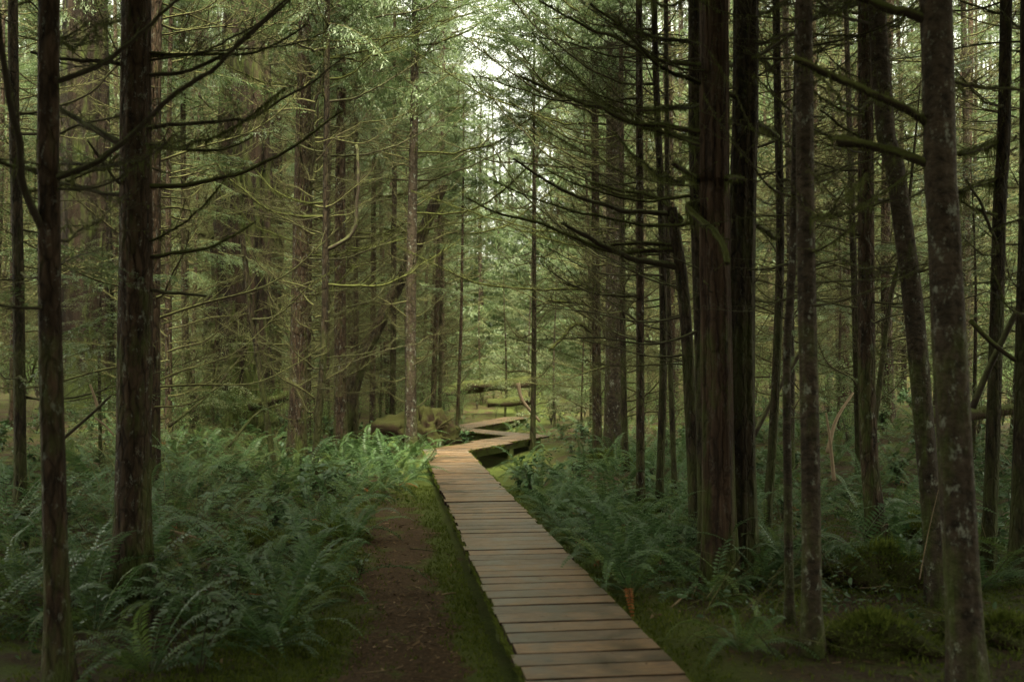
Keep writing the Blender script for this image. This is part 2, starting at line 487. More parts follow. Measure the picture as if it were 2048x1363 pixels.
SEGS = [((1.55, -3.0), (-1.36, 20.25)), ((-1.36, 20.05), (-0.42, 22.15)), ((-0.58, 22.22), (0.42, 24.35)), ((0.42, 24.35), (-1.60, 27.25)), ((-1.60, 27.25), (0.20, 33.6))]
deck_parts = []
n_planks = 0
for si, (A, B) in enumerate(SEGS):
    A = np.array(A); B = np.array(B)
    d = (B - A) / np.linalg.norm(B - A); r = np.array([d[1], -d[0]])
    cuts = []
    for oi_, at_end in ((si - 1, False), (si + 1, True)):
        if 0 <= oi_ < len(SEGS) and not ({si, oi_} == {1, 2}):
            A2, B2 = map(np.array, SEGS[oi_]); d2 = (B2 - A2) / np.linalg.norm(B2 - A2)
            p = B if at_end else A
            bis = (d + d2)
            cuts.append((p, -bis if at_end else bis))
    L = np.linalg.norm(B - A)
    ext = 0.6
    s0 = -ext if si in (1, 3, 4) else 0.0
    s1 = L + ext if si in (0, 2, 3) else L
    s = s0
    while s < s1 - 0.05:
        wd = PITCHP * (1 + rng.normal(0, 0.02)) - 0.026
        le = DECK_W / 2 + rng.normal(0, 0.010); ri = DECK_W / 2 + rng.normal(0, 0.010)
        q = [A + d * s - r * le, A + d * s + r * ri, A + d * (s + wd) + r * ri, A + d * (s + wd) - r * le]
        for p, nn in cuts: q = clip_poly(q, p, nn) if len(q) > 2 else q
        if len(q) > 2:
            c = np.mean(q, axis=0)
            loc = [np.array([np.dot(u - c, r), np.dot(u - c, d)]) for u in q]
            area = 0.5 * abs(sum(loc[k][0] * loc[(k + 1) % len(loc)][1] - loc[(k + 1) % len(loc)][0] * loc[k][1] for k in range(len(loc))))
            if area > 0.01:
                me = plank_mesh(loc)
                put('plank', me, walk, (c[0], c[1], 0), (rng.normal(0, 0.0025), rng.normal(0, 0.0012), math.atan2(r[1], r[0]) + rng.normal(0, 0.003)))
                n_planks += 1
        s += PITCHP
    # stringers and supports
    def boxm(lx, ly, lz, mat, name):
        mbb = MB()
        x, y, z = lx / 2, ly / 2, lz / 2; e = min(x, y, z) * 0.12
        prof = [(-x, -y + e), (-x + e, -y), (x - e, -y), (x, -y + e), (x, y - e), (x - e, y), (-x + e, y), (-x, y - e)]
        vv = [(a, b, zz) for zz in (-z, z) for a, b in prof]
        j = np.arange(8); k = (j + 1) % 8
        mbb.add(vv, np.stack([j, k, k + 8, j + 8], -1))
        for q in range(1, 7):
            mbb.f.append((np.array([[8, 8 + q, 8 + q + 1], [0, q + 1, q]]), 0))
        return mbb.mesh(name, mat, smooth=False)
    for sd in (-1, 1):
        c = (A + B) / 2 + r * sd * 0.34
        put('stringer', boxm(0.09, L - 0.35, 0.13, M_BEAM, 'stringer'), walk, (c[0], c[1], -0.046 - 0.065 - 0.001 * si), (0, 0, math.atan2(d[1], d[0]) - math.pi / 2))
    for sq in np.arange(0.5, L, 2.4):
        c = A + d * sq
        gz = float(ground_z(c[0], c[1])) - 0.06
        hgt = (-0.175 - gz)
        if hgt > 0.05:
            put('sleeper', boxm(0.80, 0.20, hgt, M_BEAM, 'sleeper'), walk, (c[0], c[1], gz + hgt / 2), (0, 0, math.atan2(r[1], r[0])))
# moss creeping along the plank ends
def tufts(P, N, h, w, lean, mat, name, bl=3):
    n = len(P)
    mb = MB()
    for b in range(bl):
        a = rng.random(n) * 2 * np.pi
        hh = h * rng.uniform(0.5, 1.4, n); ww = w * rng.uniform(0.6, 1.3, n)
        base = P + rng.normal(0, w * 0.7, (n, 3)) * [1, 1, 0.1]
        side = np.stack([np.cos(a), np.sin(a), 0 * a], -1) * ww[:, None]
        tip = base + N * hh[:, None] + rng.normal(0, lean, (n, 3)) * hh[:, None]
        v = np.stack([base - side, base + side, tip], 1).reshape(-1, 3)
        mb.add(v, np.arange(3 * n).reshape(-1, 3))
    return mb.mesh(name, mat, smooth=False)
pts, nrm = [], []
for si, (A, B) in enumerate(SEGS):
    A = np.array(A); B = np.array(B); L = np.linalg.norm(B - A); d = (B - A) / L; r = np.array([d[1], -d[0]])
    for sd, cnt in ((-1, 150), (1, 85)):
        k = int(L * cnt); t = rng.uniform(0.25, L - 0.25, k)
        keep = noise2(t * 1.1 + si * 7, t * 0 + sd) > -0.16
        t = t[keep]; k = len(t)
        q = A[None] + d[None] * t[:, None] + r[None] * (sd * (DECK_W / 2 + rng.normal(0.0, 0.008, k)))[:, None]
        pts.append(np.column_stack([q, rng.uniform(-0.045, -0.004, k)])); nrm.append(np.column_stack([np.tile(r * sd * 0.8, (k, 1)), np.full(k, 0.6)]))
em = put('edge_moss', tufts(np.vstack(pts), np.vstack(nrm), 0.020, 0.006, 0.5, M_MOSS, 'edge_moss'), walk); em['kind'] = 'stuff'

# ================================================================== BRANCH LIBRARY (local +x outwards from the trunk)
def moss_strands(mb, path, rad, per_m, ln, mat_i=0, wd=0.0045):
    p = np.asarray(path); seg = np.linalg.norm(np.diff(p, axis=0), axis=1); s = np.concatenate([[0], np.cumsum(seg)])
    n = int(s[-1] * per_m)
    if n < 1: return
    u = rng.uniform(0, s[-1], n)
    q = np.stack([np.interp(u, s, p[:, k]) for k in range(3)], -1)
    rr = np.interp(u, s, rad)
    patch = np.clip(0.35 + 1.5 * noise2(u * 4 + rng.random() * 50, u * 0 + rng.random() * 50), 0.08, 1.3)
    h = ln * patch * rng.exponential(0.8, n) + rr * 1.6
    a = rng.random(n) * 2 * np.pi
    sv = np.stack([np.cos(a), np.sin(a), 0 * a], -1) * (wd * rng.uniform(0.6, 1.6, n))[:, None]
    q = q + np.stack([np.cos(a) * rr * 0.8, np.sin(a) * rr * 0.8, rr * 0.3], -1)
    tip = q - np.stack([0 * h, 0 * h, h], -1) + rng.normal(0, 0.12, (n, 3)) * h[:, None]
    up = rng.random(n) < 0.3                      # short fuzz standing on top
    tip[up] = q[up] + np.stack([rng.normal(0, 0.01, up.sum()), rng.normal(0, 0.01, up.sum()), rr[up] * 1.2 + 0.008], -1)
    v = np.stack([q - sv, q + sv, tip], 1).reshape(-1, 3)
    mb.add(v, np.arange(3 * n).reshape(-1, 3), mat_i)

def twig_set(mb, path, r0, L, n_tw, ln, sides=3, tert=True, moss_mb=None, moss_ln=0.03, up=0.25, th=1.0):
    """side twigs along a branch path"""
    p = np.asarray(path); m = len(p)
    tan = np.gradient(p, axis=0); tan /= np.linalg.norm(tan, axis=1)[:, None]
    for k in range(n_tw):
        t = 0.12 + 0.86 * (k + rng.random()) / n_tw
        i0 = t * (m - 1); a = int(i0); fr = i0 - a; b = min(a + 1, m - 1)
        q = p[a] * (1 - fr) + p[b] * fr; tg = tan[a]
        sd = 1 if k % 2 else -1
        lat_ = np.cross(tg, [0, 0, 1]); lat_ /= np.linalg.norm(lat_) + 1e-9
        l2 = ln * (1.15 - 0.75 * t) * rng.uniform(0.45, 1.3)
        dr = tg * rng.uniform(0.45, 0.95) + lat_ * sd * rng.uniform(0.6, 1.0) + np.array([0, 0, rng.normal(up, 0.28)])
        dr /= np.linalg.norm(dr)
        e = np.linspace(0, 1, 5)[:, None]
        bend = np.array([0, 0, 1]) * rng.normal(0.12, 0.12) * l2 + rng.normal(0, 0.05, 3) * l2
        tp = q + dr * l2 * e + bend * e * e
        tr = np.linspace(max(0.0026, r0 * 0.32), 0.0012, 5) * th
        tube(mb, tp, tr, sides)
        if moss_mb is not None: moss_strands(moss_mb, tp, tr, 50, moss_ln)
        if tert:
            for h in range(rng.integers(3, 7)):
                u = rng.uniform(0.25, 0.95); ii = u * 4; a2 = int(ii)
                q2 = tp[a2] + (tp[min(a2 + 1, 4)] - tp[a2]) * (ii - a2)
                dd = dr * 0.7 + rng.normal(0, 0.6, 3); dd /= np.linalg.norm(dd)
                l3 = l2 * rng.uniform(0.15, 0.38)
                tube(mb, np.stack([q2, q2 + dd * l3]), [0.0016 * th, 0.0007 * th], 3)

def branch_path(L, rise, curve, wob=0.05, n=14):
    t = np.linspace(0, 1, n)
    ph = rng.random(4) * 6.28
    y = wob * L * (np.sin(t * 3 + ph[0]) - np.sin(ph[0]) + 0.3 * np.sin(t * 9 + ph[1]))
    z = L * (rise * t + curve * t ** 2.2) + 0.02 * L * (np.sin(t * 8 + ph[2]) - np.sin(ph[2]))
    return np.stack([L * t, y, z], -1)

BR = []      # (branch mesh, moss mesh)
for k in range(16):
    L = rng.uniform(1.1, 2.6)
    P = branch_path(L, rng.uniform(-0.12, 0.12), rng.uniform(0.10, 0.42))
    r0 = rng.uniform(0.007, 0.014) * (0.5 + L / 3)
    R = r0 * (1 - 0.85 * np.linspace(0, 1, 14) ** 0.8)
    b = MB(); ms = MB()
    tube(b, P, R, 6)
    moss_strands(ms, P, R, 170, 0.035)
    twig_set(b, P, r0, L, int(9 * L), 0.42, moss_mb=ms, moss_ln=0.03)
    BR.append((b.mesh('branch', M_BR), ms.mesh('moss', M_HANG, False)))
# stubs
for k in range(4):
    L = rng.uniform(0.15, 0.5); P = branch_path(L, rng.uniform(-0.3, 0.3), 0.1, n=6)
    b = MB(); tube(b, P, np.linspace(0.011, 0.003, 6), 5); ms = MB(); moss_strands(ms, P, np.full(6, 0.006), 130, 0.03)
    BR.append((b.mesh('branch', M_BR), ms.mesh('moss', M_HANG, False)))

# ---- twiggy dead-branch skirts for mid and far trees (one joined part per tree)
def skirt(zlo, zhi, n, seed):
    b = MB(); lib = []
    for k in range(7):
        L = rng.uniform(1.2, 3.0); P = branch_path(L, rng.uniform(-0.15, 0.10), rng.uniform(0.15, 0.50))
        m = MB(); R = 0.017 * (1 - 0.85 * np.linspace(0, 1, 14)) + 0.003
        tube(m, P, R, 4); twig_set(m, P, 0.012, L, int(11 * L), 0.55, 3, True, th=1.5)
        moss_strands(m, P, R, 45, 0.05, 0, 0.003)
        lib.append(m)
    for k in range(n):
        z = zlo + (zhi - zlo) * (k + rng.random()) / n
        M = trans((0, 0, z)) @ rotz(rng.random() * 6.283) @ roty(rng.normal(0, 0.10)) @ rotx(rng.normal(0, 0.25)) @ scale(rng.uniform(0.6, 1.15))
        b.add_mb(lib[rng.integers(7)], M)
    return b.mesh('dead_branches', M_TWIG)
SKIRT = [skirt(1.0, 10.5, 54, k) for k in range(5)]

# ---- foliage boughs and crowns
def bough(L, mat_i=0, droop=0.25, dens=1.0, nw=0.011, nl=0.075):
    """flat hemlock spray: stem, side twigs, ribbons of needles"""
    b = MB()
    t = np.linspace(0, 1, 10)
    P = np.stack([L * t, 0.04 * L * np.sin(t * 4 + rng.random() * 6), L * (0.10 * t - droop * t ** 2)], -1)
    tube(b, P, np.linspace(0.010, 0.002, 10) * L / 1.5, 3, 1)
    V = []; 
    nt = int(22 * dens * L / 1.5)
    for k in range(nt):
        u = 0.12 + 0.88 * (k + rng.random()) / nt
        q = np.array([np.interp(u, t, P[:, c]) for c in range(3)])
        sd = 1 if k % 2 else -1
        l2 = L * 0.36 * (1.1 - u) * rng.uniform(0.6, 1.2) + 0.05
        a = rng.uniform(0.7, 1.1)
        dr = np.array([math.cos(a), sd * math.sin(a), rng.normal(-0.15, 0.12)])
        n = max(3, int(l2 / 0.034 * dens))
        e = np.sort(rng.random(n))
        base = q + dr * l2 * e[:, None] - np.array([0, 0, 0.25]) * l2 * (e ** 2)[:, None]
        s2 = np.where(np.arange(n) % 2, 1, -1)
        a2 = a * sd + s2 * rng.uniform(0.5, 1.0, n)
        ln = nl * rng.uniform(0.6, 1.3, n) * (1.15 - 0.5 * e)
        d2 = np.stack([np.cos(a2), np.sin(a2), rng.normal(-0.25, 0.25, n)], -1)
        w = np.stack([-np.sin(a2), np.cos(a2), rng.normal(0, 0.5, n)], -1) * nw
        tip = base + d2 * ln[:, None]; mid = base + d2 * ln[:, None] * 0.55
        V.append(np.stack([base, mid + w, tip, mid - w], 1))
    V = np.concatenate(V).reshape(-1, 3)
    b.add(V, np.arange(len(V)).reshape(-1, 4), 0)
    return b
def crown(H, R, n, dens, nl, nw, bare=0.0, mats=None, power=0.8):
    lib = [bough(1.5, droop=rng.uniform(0.12, 0.42), dens=dens, nl=nl, nw=nw) for _ in range(6)]
    b = MB()
    for k in range(n):
        f = (k + rng.random()) / n
        z = H * f; r = R * (1 - f) ** power * rng.uniform(0.6, 1.15) + 0.15
        M = trans((0, 0, z)) @ rotz(rng.random() * 6.283) @ roty(rng.normal(-0.05, 0.18)) @ rotx(rng.normal(0, 0.3)) @ scale(r / 1.5)
        b.add_mb(lib[rng.integers(6)], M)
    return b.mesh('crown', mats or [M_NEEDLE, M_TWIG], False)
def foliage(n):
    lib = [bough(1.5, droop=rng.uniform(0.1, 0.4), dens=1.7, nl=0.060, nw=0.0075) for _ in range(5)]
    b = MB()
    for k in range(n):
        M = trans((0, 0, rng.uniform(1.2, 11))) @ rotz(rng.random() * 6.283) @ roty(rng.normal(-0.1, 0.2)) @ rotx(rng.normal(0, 0.25)) @ trans((rng.uniform(0.2, 0.9), 0, 0)) @ scale(rng.uniform(0.7, 1.35))
        b.add_mb(lib[rng.integers(5)], M)
    return b.mesh('foliage', [M_NEEDLE, M_TWIG], False)
FOL = [foliage(30) for _ in range(4)]
CROWN = [crown(9.0, 2.5, 105, 1.6, 0.080, 0.0098) for _ in range(4)]
YOUNG = [crown(4.2, 1.35, 60, 1.0, 0.085, 0.013, mats=[M_YOUNG, M_TWIG]) for _ in range(3)]
BIGB = [bough(2.1, droop=rng.uniform(0.1, 0.4), dens=1.9, nl=0.062, nw=0.008).mesh('bough', [M_NEEDLE, M_TWIG], False) for _ in range(5)]
BOUGH = [bough(1.1, droop=rng.uniform(0.1, 0.4), dens=1.5, nl=0.055, nw=0.008).mesh('bough', [M_NEEDLE, M_TWIG], False) for _ in range(5)]

# ================================================================== TRUNKS
def trunk_mesh(path, rad, base_z, sides, mat, flare=0.6, flute=0.04, nfl=7, rough=0.02, name='trunk'):
    p = np.asarray(path); n = len(p); rad = np.asarray(rad)
    h = p[:, 2] - base_z
    th = np.arange(sides) * 2 * np.pi / sides
    ph = rng.random(8) * 6.283
    H, T = np.meshgrid(h, th, indexing='ij')
    root = np.exp(-np.clip(H, 0, None) / (0.16 + rad[:, None] * 1.2))
    mod = 1 + flare * root * (0.75 + 0.45 * np.sin(nfl * 0.6 // 1 * T + ph[0]) + 0.25 * np.sin(5 * T + ph[1]))
    mod = mod + flute * np.sin(nfl * T + ph[2] + 0.5 * np.sin(H * 0.7)) + flute * 0.6 * np.sin((nfl + 4) * T + ph[3] + 0.4 * H)
    mod = mod + rough * 2.2 * fbm2(T * 3 / np.pi * 4 + ph[4] * 9, H * 2.5 + ph[5] * 9, 3) * (0.5 - 0.5 * np.cos(T)) ** 0.3
    # seam-safe noise on the circle
    cx, sx = np.cos(T), np.sin(T)
    mod = mod + rough * 3 * fbm2(cx * 2.2 + ph[6] * 9 + H * 1.3, sx * 2.2 + ph[7] * 9 + H * 0.9, 3)
    R = rad[:, None] * mod
    v = np.stack([p[:, None, 0] + R * cx, p[:, None, 1] + R * sx, np.broadcast_to(p[:, None, 2], R.shape)], -1).reshape(-1, 3)
    i = np.arange(n - 1)[:, None] * sides; j = np.arange(sides)[None]; k = (j + 1) % sides
    f = np.stack([i + j, i + k, i + sides + k, i + sides + j], -1).reshape(-1, 4)
    b = MB(); b.add(np.vstack([v, p[-1:]]), f)
    e = (n - 1) * sides; js = np.arange(sides)
    b.f.append((np.stack([np.full(sides, n * sides), e + js, e + (js + 1) % sides], -1), 0))
    return b.mesh(name, mat)

def trunk_path(pix, d, height, top_open=True):
    """pixels down the trunk's middle, top first -> world points from the ground up"""
    w = np.array([at_d(u, v, d) for u, v in pix])[::-1]
    # drop to the ground
    a, b = w[0], w[1]
    gz = float(ground_z(a[0], d)) - 0.12
    sl = (b[:2] - a[:2]) / max(b[2] - a[2], 0.2)
    if a[2] > gz:
        w = np.vstack([[a[0] + sl[0] * (gz - a[2]), d, gz], w])
    else:
        w = w[w[:, 2] > gz + 0.15]; q = w[0]
        w = np.vstack([[q[0] + sl[0] * (gz - q[2]), d, gz], w])
    if top_open and w[-1, 2] < height:
        a, b = w[-2], w[-1]
        sl = (b[:2] - a[:2]) / max(b[2] - a[2], 0.2)
        w = np.vstack([w, [*(b[:2] + sl * 0.5 * (height - b[2])), height]])
    L = w[-1, 2] - w[0, 2]
    zs = np.unique(np.concatenate([np.linspace(w[0, 2], min(w[0, 2] + 0.6, w[-1, 2]), 7), np.arange(w[0, 2] + 0.6, min(w[0, 2] + 7, w[-1, 2]), 0.22), np.linspace(min(w[0, 2] + 7, w[-1, 2] - 0.01), w[-1, 2], 14)]))
    sp = spline(w, 160)
    out = np.stack([np.interp(zs, sp[:, 2], sp[:, k]) for k in range(2)] + [zs], -1)
    return out

TREES = {}
def tree(key, label, d, pix, w, mat, kind='hemlock_tree', cat='tree', height=16.0, nbr=16, zb=(0.9, 8.5), top_open=True, crown_on=True, flare=0.6, flute=0.03, sides=18, brs=(0.7, 1.2), mossy=0.5, taper=0.04, az=None, group=None, stub=4, rough=0.02):
    P = trunk_path(pix, d, height, top_open)
    base = P[0].copy(); zref = CAM_Z
    r0 = w / 2 / F_PX * d
    H = P[-1, 2]
    if top_open: rad = r0 * np.clip(1 - (P[:, 2] - zref) * (0.93 / (H - zref)) * np.clip(0.4 + 0.6 * (P[:, 2] - zref) / (H - zref), 0.4, 1), 0.05, 1.35)
    else: rad = r0 * np.clip(1 - taper * (P[:, 2] - zref), 0.2, 1.5)
    t = thing(kind, label, cat, base, group)
    me = trunk_mesh(P - base, rad, 0.12, sides, mat, flare, flute, rough=rough)
    put('trunk', me, t)
    for k in range(nbr + stub):
        z = rng.uniform(zb[0], min(zb[1], H - 0.3)) if H - 0.3 > zb[0] else H * 0.6
        c = np.array([np.interp(z, P[:, 2], P[:, q]) for q in range(3)]); r = np.interp(z, P[:, 2], rad)
        a = rng.random() * 6.283 if az is None else rng.normal(az[0], az[1])
        bm, mm = BR[rng.integers(16)] if k < nbr else BR[16 + rng.integers(4)]
        s = rng.uniform(*brs)
        off = np.array([math.cos(a), math.sin(a), 0]) * r * 0.8
        bo = put('branch', bm, t, c - base + off, (rng.normal(0, 0.3), rng.normal(-0.06, 0.14), a), s)
        if rng.random() < mossy: put('moss', mm, bo)['kind'] = 'stuff'
    if crown_on:
        z = min(max(H * 0.42, 7.5), H - 4)
        c = np.array([np.interp(z, P[:, 2], P[:, q]) for q in range(3)])
        hs_ = (H + 1.0 - z) / 9.0
        put('crown', CROWN[rng.integers(4)], t, c - base, (0, 0, rng.random() * 6.283), ((1.8 if d < 8 else 1.2 if d < 12 else 0.5),) * 2 + (hs_,))
    if d > 25 and crown_on and rng.random() < 0.6: put('foliage', FOL[rng.integers(4)], t, (0, 0, 3), (0, 0, rng.random() * 6.283))
    if d > 16 and crown_on: put('dead_branches', SKIRT[rng.integers(5)], t, (0, 0, 0), (0, 0, rng.random() * 6.283), ((0.55,) * 2 if key[0] == 'L' else (0.75,) * 2) + (1.0,))
    TREES[key] = dict(t=t, base=base, d=d, P=P, rad=rad)
    return t

def limb(key, pix, w0, w1, mossy=1.0, dd=0.0, hang=0.05, mat=None, twigs=1.0, club=0.0, name='branch', tl=0.35):
    """a branch that shows singly: pixels from the trunk outwards"""
    T = TREES[key]; d = T['d']
    n = len(pix)
    W = np.array([at_d(u, v, d + dd * k / (n - 1)) for k, (u, v) in enumerate(pix)])
    # start inside the trunk
    z = W[0, 2]; c = np.array([np.interp(z, T['P'][:, 2], T['P'][:, q]) for q in range(3)])
    if np.linalg.norm(c - W[0]) < 1.2: W = np.vstack([c, W])
    P = spline(W, 22)
    t = np.linspace(0, 1, 22)
    Ls = np.linalg.norm(P[-1] - P[0]); ph = rng.random(3) * 40
    P = P + 0.045 * Ls * np.stack([fbm2(t * 5 + ph[k], t * 0 + ph[k], 3) for k in range(3)], -1) * np.sin(np.pi * np.clip(t * 1.2, 0, 0.9))[:, None]
    R = (w0 * (1 - t) + w1 * t) / 2 / F_PX * d
    if mossy > 0.5: R = R * (1 + 0.30 * np.abs(noise2(t * 9 + rng.random() * 40, t * 0))) 
    if club: R = R * (1 + club * np.exp(-((t - 0.93) / 0.08) ** 2))
    b = MB(); tube(b, P - T['base'], R, 8, cap=True)
    L = np.linalg.norm(np.diff(P, axis=0), axis=1).sum()
    ms = MB()
    if twigs > 0: twig_set(b, P - T['base'], R[0] * 0.45, L, int(8 * L * twigs), tl, 3, True, ms if mossy > 0 else None, 0.025, th=(1.7 if d > 12 else 1.2))
    o = put(name, b.mesh('branch', mat or (M_BRM if mossy > 0.4 else M_BR)), T['t'])
    if mossy > 0:
        moss_strands(ms, P - T['base'], R, 420 * mossy, hang)
        put('moss', ms.mesh('moss', M_HANG, False), o)['kind'] = 'stuff'

G = None
tree('L1', 'slim dark lichen-spotted trunk nearest the camera at the far left edge', 5.9, [(98, 0), (98, 300), (101, 700), (118, 1363)], 44, M_HEM, nbr=9, sides=28, brs=(0.5, 0.9), zb=(1.2, 9), stub=6)
tree('L2', 'stout reddish-brown conifer trunk with flared foot rising from ferns on the left', 8.1, [(272, 0), (272, 400), (270, 700), (262, 1195)], 64, M_HEM, nbr=12, sides=36, flare=0.55, brs=(0.5, 1.0), zb=(1.4, 10), stub=8)
tree('L3', 'straight brown trunk left of the mossy stump, first tall one beside the ferns', 19.0, [(610, 0), (606, 300), (598, 700), (594, 930)], 35, M_HEM, nbr=30, sides=24, zb=(1.5, 10), flare=0.4)
tree('L4', 'brown lichen-marked trunk just right of the thin dark mossy one', 21.0, [(684, 0), (680, 500), (682, 900)], 24, M_HEM, nbr=26, zb=(1.2, 11))
tree('L5', 'thin dark mossy trunk leaning between two brown trunks', 17.0, [(655, 0), (652, 400), (648, 680), (632, 900)], 14, M_MOSSBARK, nbr=18, zb=(1.2, 9))
tree('L6', 'thin dark trunk standing in front of the broad old cedar', 22.0, [(366, 0), (368, 500), (373, 700), (390, 865)], 13, M_MOSSBARK, nbr=20, zb=(1.5, 12))
tree('L7', 'dead leaning pole, bare and topless, left of the straight brown trunk', 17.0, [(484, 470), (505, 640), (545, 912)], 11, M_MOSSBARK, kind='dead_sapling', nbr=3, zb=(1.5, 4), top_open=False, crown_on=False, stub=5)
tree('L8', 'dim trunk at the left border of the wood behind the nearest one', 12.0, [(26, 0), (36, 500), (40, 860)], 22, M_MOSSBARK, nbr=20, zb=(1.0, 7))
tree('L9', 'slim pole left of the uprooted log, one of a close pair', 26.0, [(790, 0), (788, 500), (785, 870)], 12, M_MOSSBARK, nbr=22, zb=(1.3, 12))
tree('L10', 'lichen-grey trunk standing right in front of the uprooted log', 22.0, [(830, 100), (822, 600), (822, 890)], 22, M_ALDER, nbr=24, zb=(1.5, 11))
tree('L11', 'reddish thin trunk close behind the root plate of the uprooted log', 30.0, [(884, 300), (868, 760)], 11, M_HEM, nbr=24, zb=(2, 12))
tree('L12', 'thin dark pole right of the reddish trunk by the root plate', 32.0, [(886, 300), (880, 800)], 8, M_MOSSBARK, nbr=24, zb=(2, 12))
tree('L13', 'slender leaning sapling growing beside the second bend of the boardwalk', 27.2, [(926, 380), (922, 650), (914, 862)], 7, M_HEM, nbr=24, zb=(1.5, 9), height=10, brs=(0.5, 0.8))
tree('L14', 'thin dark sapling standing against the right-hand corner of the boardwalk', 23.4, [(1068, 430), (1068, 700), (1065, 890)], 10, M_MOSSBARK, nbr=22, zb=(1.4, 9), height=11, brs=(0.5, 0.9))
tree('L15', 'slim trunk crossed by the leaning dark trunk', 28.0, [(748, 300), (745, 830)], 12, M_HEM, nbr=22, zb=(1.6, 12))
tree('L16', 'narrow mossy pole right of the lichen-marked trunk', 24.0, [(712, 200), (712, 860)], 10, M_MOSSBARK, nbr=20, zb=(1.4, 11))
tree('L17', 'dark mossy trunk leaning steeply to the right across the slim poles', 24.0, [(885, 372), (820, 520), (762, 640), (715, 740), (688, 850)], 30, M_MOSSBARK, kind='leaning_trunk', nbr=10, zb=(2.5, 5.5), top_open=False, crown_on=False, sides=20, taper=0.06, rough=0.05)
tree('R1', 'brown trunk left of the thick one, beyond the ferns right of the boardwalk', 21.0, [(1190, 150), (1192, 600), (1195, 892)], 18, M_HEM, nbr=26, zb=(1.5, 11), az=(2.6, 1.1))
tree('R2', 'thick grey-brown trunk in the row right of the boardwalk corner', 19.5, [(1225, 100), (1228, 600), (1225, 915)], 33, M_ALDER, nbr=24, zb=(1.8, 11), sides=22)
tree('R3', 'thin dark pole touching the right side of the thick grey-brown trunk', 18.0, [(1243, 250), (1246, 700), (1252, 950)], 12, M_MOSSBARK, nbr=18, zb=(1.5, 9))
tree('R4', 'straight slim trunk, left of two equal ones rising from the right-hand ferns', 13.0, [(1278, 0), (1280, 500), (1281, 1030)], 16, M_HEM, nbr=20, zb=(1.8, 8), az=(2.8, 1.2))
tree('R5', 'straight slim trunk, right of two equal ones rising from the right-hand ferns', 13.2, [(1308, 0), (1322, 400), (1327, 700), (1318, 1025)], 15, M_MOSSBARK, nbr=20, zb=(1.8, 8), az=(2.8, 1.2))
tree('R6', 'thin mossy pole squeezed between the slim pair and the arched trunk', 14.5, [(1334, 300), (1337, 600), (1350, 1000)], 11, M_MOSSBARK, nbr=14, zb=(1.8, 8))
tree('R7', 'mossy broken-topped trunk bowed left with long arched branches over the path', 10.7, [(1342, 415), (1352, 480), (1364, 560), (1376, 720), (1394, 1090)], 24, M_MOSSBARK, kind='broken_topped_tree', nbr=5, zb=(1.6, 3.2), top_open=False, crown_on=False, sides=22, az=(2.8, 0.6))
tree('R8', 'reddish fluted cedar trunk, broader half of the close pair on the right', 8.2, [(1428, 0), (1428, 300), (1432, 700), (1440, 1205)], 60, M_CEDAR, kind='cedar_tree', nbr=8, zb=(2.2, 8), sides=44, flare=0.55, flute=0.06, az=(2.8, 1.0))
tree('R9', 'dark mossy cedar trunk pressed against the reddish one', 8.4, [(1492, 0), (1488, 300), (1482, 700), (1488, 1190)], 52, M_MOSSBARK, kind='cedar_tree', nbr=8, zb=(2.2, 8), sides=40, flare=0.4, flute=0.07)
tree('R9b', 'slim mossy trunk tucked behind the left side of the reddish cedar', 9.6, [(1388, 0), (1390, 300), (1402, 700), (1412, 1100)], 26, M_MOSSBARK, nbr=6, zb=(2, 8), sides=20)
tree('R10', 'slim bending trunk right of the cedar pair with draped mossy branches', 11.0, [(1552, 0), (1560, 480), (1547, 850), (1530, 1080)], 17, M_MOSSBARK, nbr=14, zb=(1.6, 7))
tree('R11', 'thin grey stem just left of the lichen-blotched trunk', 7.0, [(1590, 330), (1574, 700), (1576, 1000), (1581, 1363)], 16, M_ALDER, nbr=6, zb=(1.8, 5), height=9, crown_on=False, sides=20)
tree('R12', 'lichen-blotched straight trunk reaching the bottom edge right of the cedars', 6.3, [(1607, 0), (1612, 500), (1620, 900), (1626, 1380)], 36, M_ALDER, nbr=7, zb=(1.8, 8), sides=30, brs=(0.5, 0.9))
tree('R13', 'straight reddish trunk with curved swollen foot behind the leaning one', 10.0, [(1730, 0), (1733, 600), (1738, 900), (1758, 1085)], 32, M_HEM, nbr=14, zb=(1.6, 8), sides=28, flare=0.8)
tree('R14', 'curved trunk leaning left, crossing the stoutest trunk at the right', 7.6, [(1752, 0), (1785, 300), (1825, 600), (1852, 900), (1884, 1250)], 38, M_ALDER, nbr=6, zb=(2, 8), sides=30, brs=(0.5, 0.9))
tree('R15', 'stoutest dark trunk at the right, blurred and nearest the camera', 5.6, [(1872, 0), (1885, 400), (1905, 800), (1938, 1400)], 64, M_ALDER, nbr=3, zb=(3.2, 8), sides=36, flare=0.3)
tree('R16', 'dark slender trunk right of the stoutest one', 9.3, [(2012, 0), (2000, 400), (1985, 900), (1975, 1140)], 26, M_MOSSBARK, nbr=14, zb=(1.4, 7), sides=20)
tree('R17', 'dark trunk cut by the right border of the picture', 8.4, [(2058, 0), (2052, 600), (2038, 1210)], 36, M_MOSSBARK, nbr=10, zb=(1.2, 7), sides=24)
tree('R18', 'thin crooked mossy sapling between the reddish and the leaning trunk', 14.0, [(1812, 450), (1780, 600), (1765, 720), (1748, 850)], 11, M_MOSSBARK, kind='crooked_sapling', nbr=6, zb=(1.5, 4), height=6, crown_on=False)
tree('C1', 'huge fluted old cedar with broken hollow side on the left', 24.0, [(492, 0), (488, 230), (482, 500), (474, 830)], 104, M_OLDCEDAR, kind='old_cedar', nbr=8, zb=(3, 9), sides=64, flare=0.5, flute=0.13, height=26, stub=8, rough=0.08)
